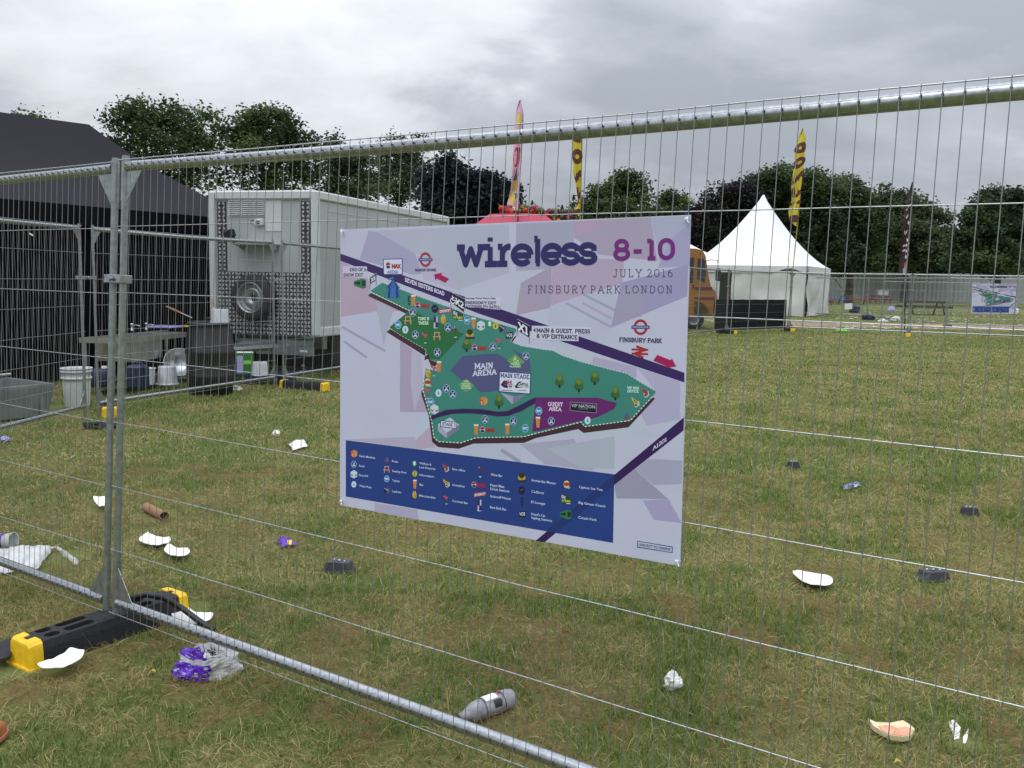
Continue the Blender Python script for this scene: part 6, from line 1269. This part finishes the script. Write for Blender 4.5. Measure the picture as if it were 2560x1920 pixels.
for i, (l, px, r_, az_) in enumerate((('upturned black plastic food tray below the near corner of the map sign', (848, 1428), (.150, .085), -.15), ('small upturned black tray far out in the grass', (1983, 1170), (.100, .070), .3), ('small black tray on its side at the far edge of the litter', (2424, 1288), (.110, .075), -.1), ('large crushed black tray with white specks beyond the oval plate', (2332, 1448), (.165, .095), .25))):
    c = G(*px); t = thing('food_tray', l, 'tray', c, (0, 0, az_), 'black plastic food trays'); m = MB(); a, b = r_[0] / 2, r_[1] / 2; h = .056 if i != 3 else .05; cr_ = .01 if i == 3 else .004; L = []
    for z, k in ((.006, 1.12), (.010, 1.06), (h * .6, .93), (h, .80), (h + .002, .70), (h - .003, .3), (h - .004, .02)):
        L.append([(x * k + cr_ * mnoise.noise((x * 30, y * 30, z * 40 + i)), y * k, z + cr_ * mnoise.noise((x * 22 + 3, y * 22, i + z * 10))) for x, y in ((-a * .8, -b), (-a * .3, -b), (a * .3, -b), (a * .8, -b), (a, -b * .6), (a, b * .6), (a * .8, b), (a * .3, b), (-a * .3, b), (-a * .8, b), (-a, b * .6), (-a, -b * .6))])
    m.loft(L, caps=True); m.build('tray_shell', 'tray', t, world=False); NOGRASS.append((c.x, c.y, a * .9))
    m = MB()
    for k in range(3): m.box(((k - 1) * a * .4, b * .2 - k * .008, h + .004), (.009, .006, .004))
    m.build('food_crumb', 'paper', t, world=False)
def bottle():
    A, B = G(1145, 1795, .036), G(1282, 1742, .036); d = (B - A); Ln = d.length; d.normalize(); s = Vector((-d.y, d.x, 0)); X = Matrix((s, Vector((0, 0, 1)), d)).transposed()
    t = thing('drinks_bottle', 'flattened grey drinks bottle with a peeling label lying in the grass', 'bottle', (A + B) / 2); m = MB(); r = .036; pr = [(.0, .0), (.012, 0), (.013, .02), (.014, .024), (.024, .045), (r * .93, .075), (r, .1), (r * .98, .11), (r, .115), (r, Ln - .07), (r * .98, Ln - .065), (r, Ln - .06), (r, Ln - .03), (r * .85, Ln - .008), (r * .4, Ln), (.0, Ln - .003)]
    m.lathe(pr, A, 22, X=X); m.build('bottle_body', 'tape', t)
    m = MB(); m.lathe([(.0, -.022), (.014, -.022), (.0145, 0), (.0, .0)], A, 14, X=X); m.build('cap', 'black', t)
    m = MB(); c = A + d * Ln * .55
    L = [[c + d * (k - .5) * .055 + (s * math.cos(a) + Vector((0, 0, 1)) * math.sin(a)) * (r + .0015) for a in [R(40) + R(80) * j / 8 for j in range(9)]] for k in (0, 1)]; m.loft(L, closed=False); m.build('label_patch', 'paper', t)
    m = MB()
    for k in (-.035, .05): m.tube([c + d * k + (s * math.cos(a) + Vector((0, 0, 1)) * math.sin(a)) * (r + .001) for a in [R(-10) + R(200) * j / 12 for j in range(13)]], .0012, 4)
    L = [[c + d * (.0 + k * .035) + (s * math.cos(a) + Vector((0, 0, 1)) * math.sin(a)) * (r + .0016) for a in [R(128) + R(42) * j / 6 for j in range(7)]] for k in (0, 1)]; m.loft(L, closed=False); m.build('dark_print', 'black', t)
    m = MB(); m.bbox(c + d * .045 + Vector((0, 0, r + .004)), (.012, .012, .006), bev=.002); m.build('pink_dot', 'pink', t)
    for k in range(5): p = A + d * Ln * k / 4; NOGRASS.append((p.x, p.y, .035))
bottle()
def cup(label, a, b, r0, r1, mt, band=None, rim=True, name='paper_cup', cat='cup'):
    A, B = G(*a, r0 * .95), G(*b, r1 * .95); d = (B - A); Ln = d.length; d.normalize(); s = Vector((-d.y, d.x, 0)); X = Matrix((s, d.cross(s) * -1, d)).transposed(); t = thing(name, label, cat, (A + B) / 2); m = MB()
    m.lathe([(.0, .006), (r0, .004), (r1, Ln), (r1 + .003, Ln + .002), (r1 - .002, Ln + .001), (r1 - .003, Ln - .004), (r0 - .002, .008), (.0, .008)] if rim else [(r0, 0), (r1, Ln), (r1 - .003, Ln), (r0 - .003, 0), (r0, 0)], A, 26, X=X); m.build('cup_wall', mt, t)
    if band: m = MB(); k = lambda f: (r0 + (r1 - r0) * f + .0012, Ln * f); m.lathe([k(.12), k(.62)], A, 26, X=X); m.build('printed_band', band, t)
    c = (A + B) / 2; NOGRASS.append((c.x, c.y, Ln * .5))
cup('white paper cup with a purple band lying on its side by the plastic bag', (-20, 1355), (34, 1352), .034, .046, 'whitew', 'purple')
cup('brown cardboard tube lying in the grass beyond the white plates', (366, 1268), (411, 1291), .030, .030, 'card', None, False, 'cardboard_tube', 'tube')
sheet('carrier_bag', 'limp white plastic bag trailing over the grass behind the bottom fence rail', 'bag', Z4((-60, 1110), (470, 1065), (330, 1250), (-80, 1310)), 'bagfilm', .022, .012, 26, .06, seed=12)
sheet('film_strip', 'twisted strip of clear film trailing off the white plastic bag', 'film', Z4((455, 1068), (500, 1078), (690, 1205), (650, 1225)), 'film', .02, .012, 10, .02, seed=15)
def crispbag():
    t = thing('bread_bag', 'purple and clear plastic bread bag crumpled on the grass beside the bottom rail', 'bag', G(*BL((1780, 780))[0]))
    C0_ = G(*BL((1785, 835))[0]); C0_.z = .004; NOGRASS.append((C0_.x, C0_.y, .085))
    def bp(u, v, off=0.):
        u, v = R(u), R(v); d = Vector((math.cos(v) * math.cos(u), math.cos(v) * math.sin(u), math.sin(v))); k = d * 2.6
        f = 1 + .30 * mnoise.noise(k + Vector((3, 1, 7))) + .20 * (abs(mnoise.noise(k * 2.1)) - .25) + .14 * (abs(mnoise.noise(k * 5 + Vector((9, 2, 2)))) - .2) + (.12 if math.cos(u) > 0 else 0) * abs(mnoise.noise(k * 7))
        return C0_ + Vector((d.x * .118 * f, d.y * .088 * f, max(d.z * .10 * f, 0))) + d * off
    def patch(nm, mt, u0, u1, v0, v1, off, wob=8):
        m = MB(); L = []
        for i in range(25):
            row_ = []
            for j in range(41):
                s_, t_ = i / 24, j / 40; e_ = wob * mnoise.noise((t_ * 5, s_ * 5, u0)); row_.append(bp(u0 + (u1 - u0) * t_ + e_ * (1 if 0 < j < 40 or wob else 0), v0 + (v1 - v0) * s_ + (e_ if i in (0, 24) and v0 + v1 < 170 and i else 0), off))
            L.append(row_)
        m.loft(L, closed=False); return m.build(nm, mt, t)
    patch('clear_film', 'film', 0, 360, 0, 88, 0, 0); patch('purple_side', 'purple', 175, 292, 1, 34, .002); patch('purple_panel', 'purple', 165, 285, 46, 76, .002); patch('white_badge', 'paper', 278, 338, 50, 76, .004, 3)
    m = MB(); v, f, W_ = glyph_polys('AND', .2); m.add([bp(332 - 46 * a / W_, 73 - 12 * b, .0065) for a, b in v], f, 0, (.01, .012, .04)); v, f, W_ = glyph_polys('NG', .2); m.add([bp(322 - 24 * a / W_, 59 - 6 * b, .0065) for a, b in v], f, 0, (.01, .012, .04)); m.build('lettering', 'ink', t)
crispbag()
def rind():
    c = G(2235, 1832); px = ZF((1415, 452), (1465, 475), (1560, 480), (1640, 463), (1690, 495), (1715, 520), (1690, 560), (1640, 570), (1560, 560), (1500, 530), (1450, 500))
    t = thing('melon_rind', 'chewed watermelon rind with a pink edge lying in the grass', 'rind', c); m = MB(); P = [G(x, y, .03) for x, y in px]; m.prism(P, (0, 0, -.018), 0); L = []
    m.build('rind_flesh', 'rindpale', t); m = MB(); q = ZF((1480, 500), (1560, 495), (1600, 515), (1660, 505), (1705, 522), (1688, 552), (1640, 562), (1560, 552), (1505, 525)); m.prism([G(x, y, .0325) for x, y in q], (0, 0, -.006)); m.build('pink_edge', 'rindpink', t); NOGRASS.append((c.x, c.y, .07))
rind()
def scrap2():
    c = G(2398, 1840); NOGRASS.append((c.x, c.y - .06, .05)); t = thing('paper_wrap', 'torn white paper standing up in two curls at the grass edge', 'paper', c)
    for i, q in enumerate((ZF((1920, 470), (1960, 458), (2020, 520), (2010, 590), (1970, 590), (1950, 530)), ZF((2020, 570), (2065, 525), (2062, 580), (2040, 615), (2022, 605)))):
        Y_ = c.y - .035 - .012 * i; P = [at(x, y, Y_) for x, y in q]; m = MB(); cc = sum(P, Vector()) / len(P)
        top = [p * 1 + (p - OC) * (p.z * .55) + Vector((0, .01 * math.sin((p.x - cc.x) * 60), 0)) for p in P]; m.prism(top, (.001, .003, 0)); m.build('paper_curl', 'paper', t)
scrap2()
# hose over the rubber block, shoe at the frame edge
h = [G(*p, z) for p, z in ((BL((1085, 235))[0], .10), (BL((1140, 190))[0], .13), (BL((1260, 160))[0], .145), (BL((1400, 180))[0], .135), (BL((1500, 235))[0], .10), (BL((1590, 290))[0], .07), (BL((1680, 360))[0], .055), (BL((1760, 415))[0], .03), (BL((1850, 470))[0], .014))]
m = MB(); m.tube(h, [.013] * 8 + [.011], 10); tag(m.build('rubber_hose', 'black'), 'short black rubber hose bent over the block foot onto a white plate', 'hose')
def shoe():
    c = G(-52, 1874); t = thing('leather_shoe', 'tip of a tan leather shoe poking in at the bottom corner', 'shoe', c); d = (G(12, 1838) - c).normalized(); s = Vector((-d.y, d.x, 0)); Ln = .11; L = []
    for z, k, f in ((.012, 1.06, 1.04), (.024, 1.07, 1.05)): L.append([c + d * Ln * .9 * f * math.cos(a) * (1 if math.cos(a) > 0 else 1.8) + s * .046 * k * math.sin(a) + Vector((0, 0, z)) for a in [i * math.pi / 10 for i in range(20)]])
    m = MB(); m.loft(L, caps=True); m.build('sole', 'sole', t); L = []
    for z, k in ((.024, 1.), (.045, .97), (.062, .80), (.072, .5), (.075, .1)): L.append([c + d * Ln * .9 * k * math.cos(a) * (1 if math.cos(a) > 0 else 1.8 / k) + s * .044 * k ** .6 * math.sin(a) + Vector((0, 0, z)) for a in [i * math.pi / 10 for i in range(20)]])
    m = MB(); m.loft(L, caps=True, sm=True); m.build('upper', 'tan', t); NOGRASS.append((c.x, c.y, .09))
shoe()
flat('rubber_mat', 'black riveted rubber mat scrap at the picture edge behind the block foot', 'mat', BL((-60, 600), (60, 530), (175, 512), (120, 600), (75, 680), (-60, 700)), .05, .008, 'rubber', -.01)
for l, p in (('small yellow leaf lying beside the plastic bread bag', BL((1318, 812))[0]), ('yellow leaf at the bottom edge below the watermelon rind', ZF((1605, 720))[0])):
    c = G(*p, .03); m = MB(); m.prism([c + Vector(v) for v in ((-.014, -.003, -.01), (-.002, -.008, .0), (.014, 0, -.008), (0, .009, .002))], (0, 0, .0015)); tag(m.build('dead_leaf', 'leafy'), l, 'leaf')
# small far litter
def fl(label, x, y, w_, mt, name='paper_scrap', cat='scrap', h=.1): p = G(x, y); lump(name, label, cat, p, (w_, w_ * .7, h), mt, .5)
fl('white rubbish heap by the far fence row, the wider of two', *ZS((715, 705))[0], .2, 'paper', h=.07); fl('crumpled white bag by the far fence posts', *ZS((838, 695))[0], .2, 'paper', h=.12)
fl('white balloon-like plastic bag alone in the far grass by the small sign', *ZS((2095, 615))[0], .34, 'paper', 'plastic_bag', 'bag', .22); fl('blue and white carton lying beside the dark wooden picnic table', *ZS((800, 600))[0], .22, 'lilac', h=.2)
fl('bright green plastic stick lying on the grass before the worn path', *ZS((290, 806))[0], .22, 'green', 'plastic_stick', 'stick', .05); fl('dark blue jacket heap under the guy strap', *ZS((410, 605))[0], .28, 'blue', 'cloth_heap', 'cloth', .25)
q = at(*ZS((345, 535))[0], 52); m = MB(); m.box((q.x, q.y, q.z), (.42, .02, .34), Matrix.Rotation(-.06, 3, 'Y')); tag(m.build('paper_notice', 'paper'), 'white paper notice hung on the guy strap beside the marquee', 'notice')
fl('dark sack lying in front of the far fence row, beside a yellow block', *ZS((550, 680))[0], .34, 'blue', 'cloth_heap', 'cloth', .15)
rr = random.Random(4)
m = MB()
for i in range(120):
    x, y = rr.choice(((rr.uniform(2080, 2560), rr.uniform(812, 824)), (rr.uniform(2050, 2300), rr.uniform(772, 800)), (rr.uniform(2150, 2560), rr.uniform(775, 815)))); p = G(x, y); s_ = rr.uniform(.04, .12); a = rr.random() * 3
    m.prism([p + Vector((math.cos(a + q) * s_, math.sin(a + q) * s_ * .7, .02)) for q in (0, 1.4, 3, 4.6)], (0, 0, .02))
o = m.build('litter', 'paper', kind='stuff'); o['label'] = 'scatter of white paper scraps along the worn path'; o['category'] = 'litter'
q = G(587, 978); lump('tissue', 'white tissue scraps in the grass under the fence rail by the trailer', 'tissue', q, (.09, .05, .04), 'paper', .6)
q = G(690, 1090); lump('tissue', 'tiny pale tissue beyond the creased napkin', 'tissue', q, (.035, .03, .03), 'paper', .5)
q = G(12, 1105); lump('sweet_paper', 'crumpled pale purple paper at the picture edge below the steel bath', 'wrapper', q, (.04, .03, .03), 'lilac', .5)
q = G(250, 1072); lump('cloth_heap', 'dark rag lying in the grass behind the nearest fence posts', 'cloth', q, (.16, .08, .04), 'rubber', .5)
make_grass()
